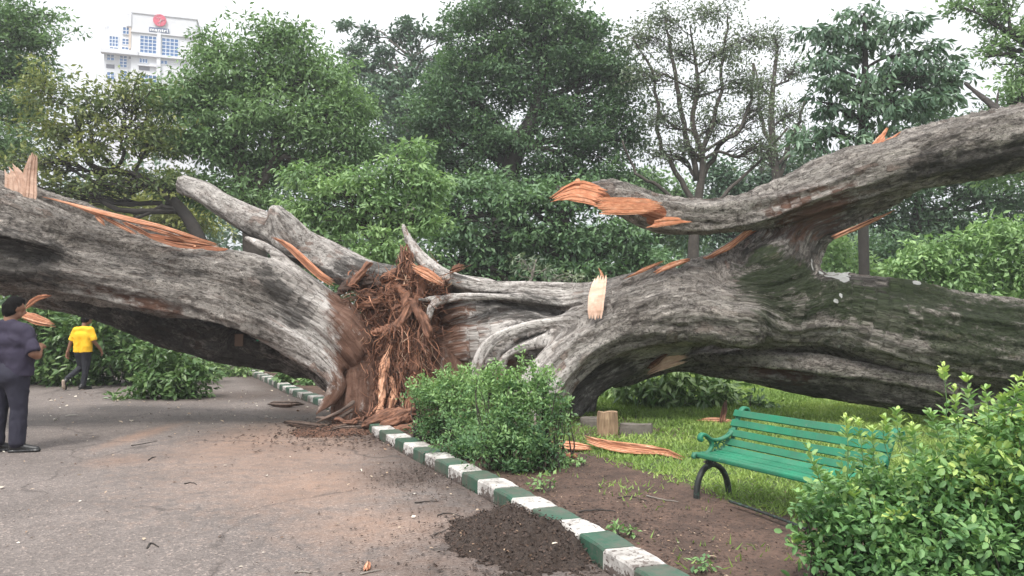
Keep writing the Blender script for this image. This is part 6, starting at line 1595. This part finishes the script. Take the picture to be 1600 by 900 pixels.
def window(x0, x1, y0, y1, nc, nr, w):
    u0, z1 = fuz(x0, y0, w); u1, _ = fuz(x1, y0, w); _, z0 = fuz(x0, y1, w)
    mb = MB(); fr = .14
    for i in range(nc + 1): uu = u0 + (u1 - u0) * i / nc; bbox_(mb, uu - fr / 2, uu + fr / 2, z0, z1, w, w + .12)
    for i in range(nr + 1): zz = z0 + (z1 - z0) * i / nr; bbox_(mb, u0, u1, zz - fr / 2, zz + fr / 2, w, w + .1)
    f = mb.build('window', mfr, bl)
    mb = MB(); bbox_(mb, u0, u1, z0, z1, w - .3, w + .03); mb.build('pane', mgl, f)
for a_ in ((219, 245, 55, 82, 4, 5, .02), (253, 279, 59, 87, 4, 5, .02), (171, 185, 56, 72, 3, 3, -.58), (171, 185, 73, 76, 2, 1, -.58), (192, 203, 42, 53, 2, 2, -.46), (191, 202, 60, 69, 2, 2, -.58), (190, 201, 73, 77, 2, 1, -.58),
           (167, 179, 84, 94, 2, 2, -.58), (187, 199, 86, 105, 2, 4, -.58), (218, 231, 91, 98, 3, 1, .02), (251, 262, 94, 100, 2, 1, .02), (187, 199, 110, 124, 2, 3, -.58), (167, 179, 112, 124, 2, 2, -.58), (219, 245, 116, 135, 4, 3, .02)): window(*a_)
for (x0, x1, y0, y1, w) in ((217, 234, 103, 109, .02), (166, 179, 100, 106, -.58), (202, 205, 87, 92, -.58)):
    u0, z1 = fuz(x0, y0, w); u1 = fuz(x1, y0, w)[0]; z0 = fuz(x0, y1, w)[1]; mb = MB(); bbox_(mb, u0, u1, z0, z1, w - .3, w + .04); mb.build('shade_panel', mdk, bl)  # flush dark box, shade of an opening put into its colour
# sign: red disc with a white scrawl, dark name board below
cu, cz = fuz(249.7, 32.0, .3); rd = 1.26
mb = MB(); th = np.linspace(0, 2 * math.pi, 41)[:-1]
base_ = BP * [1, 1, 0]
V = np.array([base_ + BU * (cu + rd * math.cos(t)) + UZ * (cz + rd * math.sin(t)) + BN * w for w in (.22, .42) for t in th])
F4 = np.array([[j, (j + 1) % 40, 40 + (j + 1) % 40, 40 + j] for j in range(40)])
mred = mat_simple('sign_red', (.62, .06, .12), .5); mwh = mat_simple('sign_white', (.85, .85, .85), .5); mnv = mat_simple('sign_navy', (.05, .09, .20), .5)
mb.add(V, [F4, np.array([list(range(40, 80)), list(range(0, 40))[::-1]])]); disc = mb.build('round_sign', mred, bl)
mb = MB()
for st, r_ in (([(-.30, .86), (-.62, .60), (-.42, .30), (-.30, .42), (-.12, .18), (-.02, .44), (.12, .30), (.14, .02), (.30, .18)], .065), ([(.82, .24), (.30, -.02), (.06, -.22), (-.34, -.52)], .075), ([(.10, .10), (.08, -.25), (.02, -.80)], .085), ([(-.25, .80), (.0, .95)], .05), ([(.60, -.22), (.66, -.26)], .09)):
    q = catmull([base_ + BU * (cu + rd * a_ * .98) + UZ * (cz + rd * b_ * .98) + BN * .44 for a_, b_ in st], 5); mb.tube(q, r_ * rd, 6, True, None, .3)
mb.build('emblem', mwh, disc)
u0, z1 = fuz(233, 40, .3); u1, zc = fuz(264, 47, .3); z0 = z1 - 1.02
mb = MB(); bbox_(mb, u0, u1, z0 - .28, z1 - .28, .2, .36); board = mb.build('name_board', mnv, bl)
tc = bpy.data.curves.new('lettering', 'FONT'); tc.body = 'mantri'; tc.size = 1.25; tc.extrude = .04; tc.align_x = 'CENTER'; tc.align_y = 'CENTER'; tc.offset = .035; tc.space_character = 1.12
to = bpy.data.objects.new('tmp_text', tc); COL.objects.link(to)
dg = bpy.context.evaluated_depsgraph_get(); tm = bpy.data.meshes.new_from_object(to.evaluated_get(dg)); bpy.data.objects.remove(to)
tm.materials.clear(); tm.materials.append(mwh); tm.name = 'lettering'
bbx = np.array([v.co for v in tm.vertices]); sc_ = (u1 - u0) * .9 / (bbx[:, 0].max() - bbx[:, 0].min()); cy_ = (bbx[:, 1].max() + bbx[:, 1].min()) / 2
tr_ = base_ + BU * (u0 + u1) / 2 + BN * .42 + UZ * ((z0 + z1) / 2 - .28)
for v in tm.vertices:
    q = tr_ + BU * v.co.x * sc_ + UZ * (v.co.y - cy_) * .78 + BN * v.co.z; v.co = q
link('lettering', tm, board)

# ------------------------------------------------------------------ thin haze between the near and the far trees
hz = MB(); hz.box((0, 80, 23), (500, 190, 50)); 
m = bpy.data.materials.new('pale_air'); m.use_nodes = True; nt = m.node_tree; nt.nodes.clear()
pv = nt.nodes.new('ShaderNodeVolumePrincipled'); pv.inputs['Density'].default_value = HAZE; pv.inputs['Color'].default_value = (.95, .97, 1, 1); pv.inputs['Anisotropy'].default_value = .2
oo = nt.nodes.new('ShaderNodeOutputMaterial'); nt.links.new(pv.outputs[0], oo.inputs['Volume'])
if HAZE > 0: hz.build('haze', m, None, False, 'stuff')
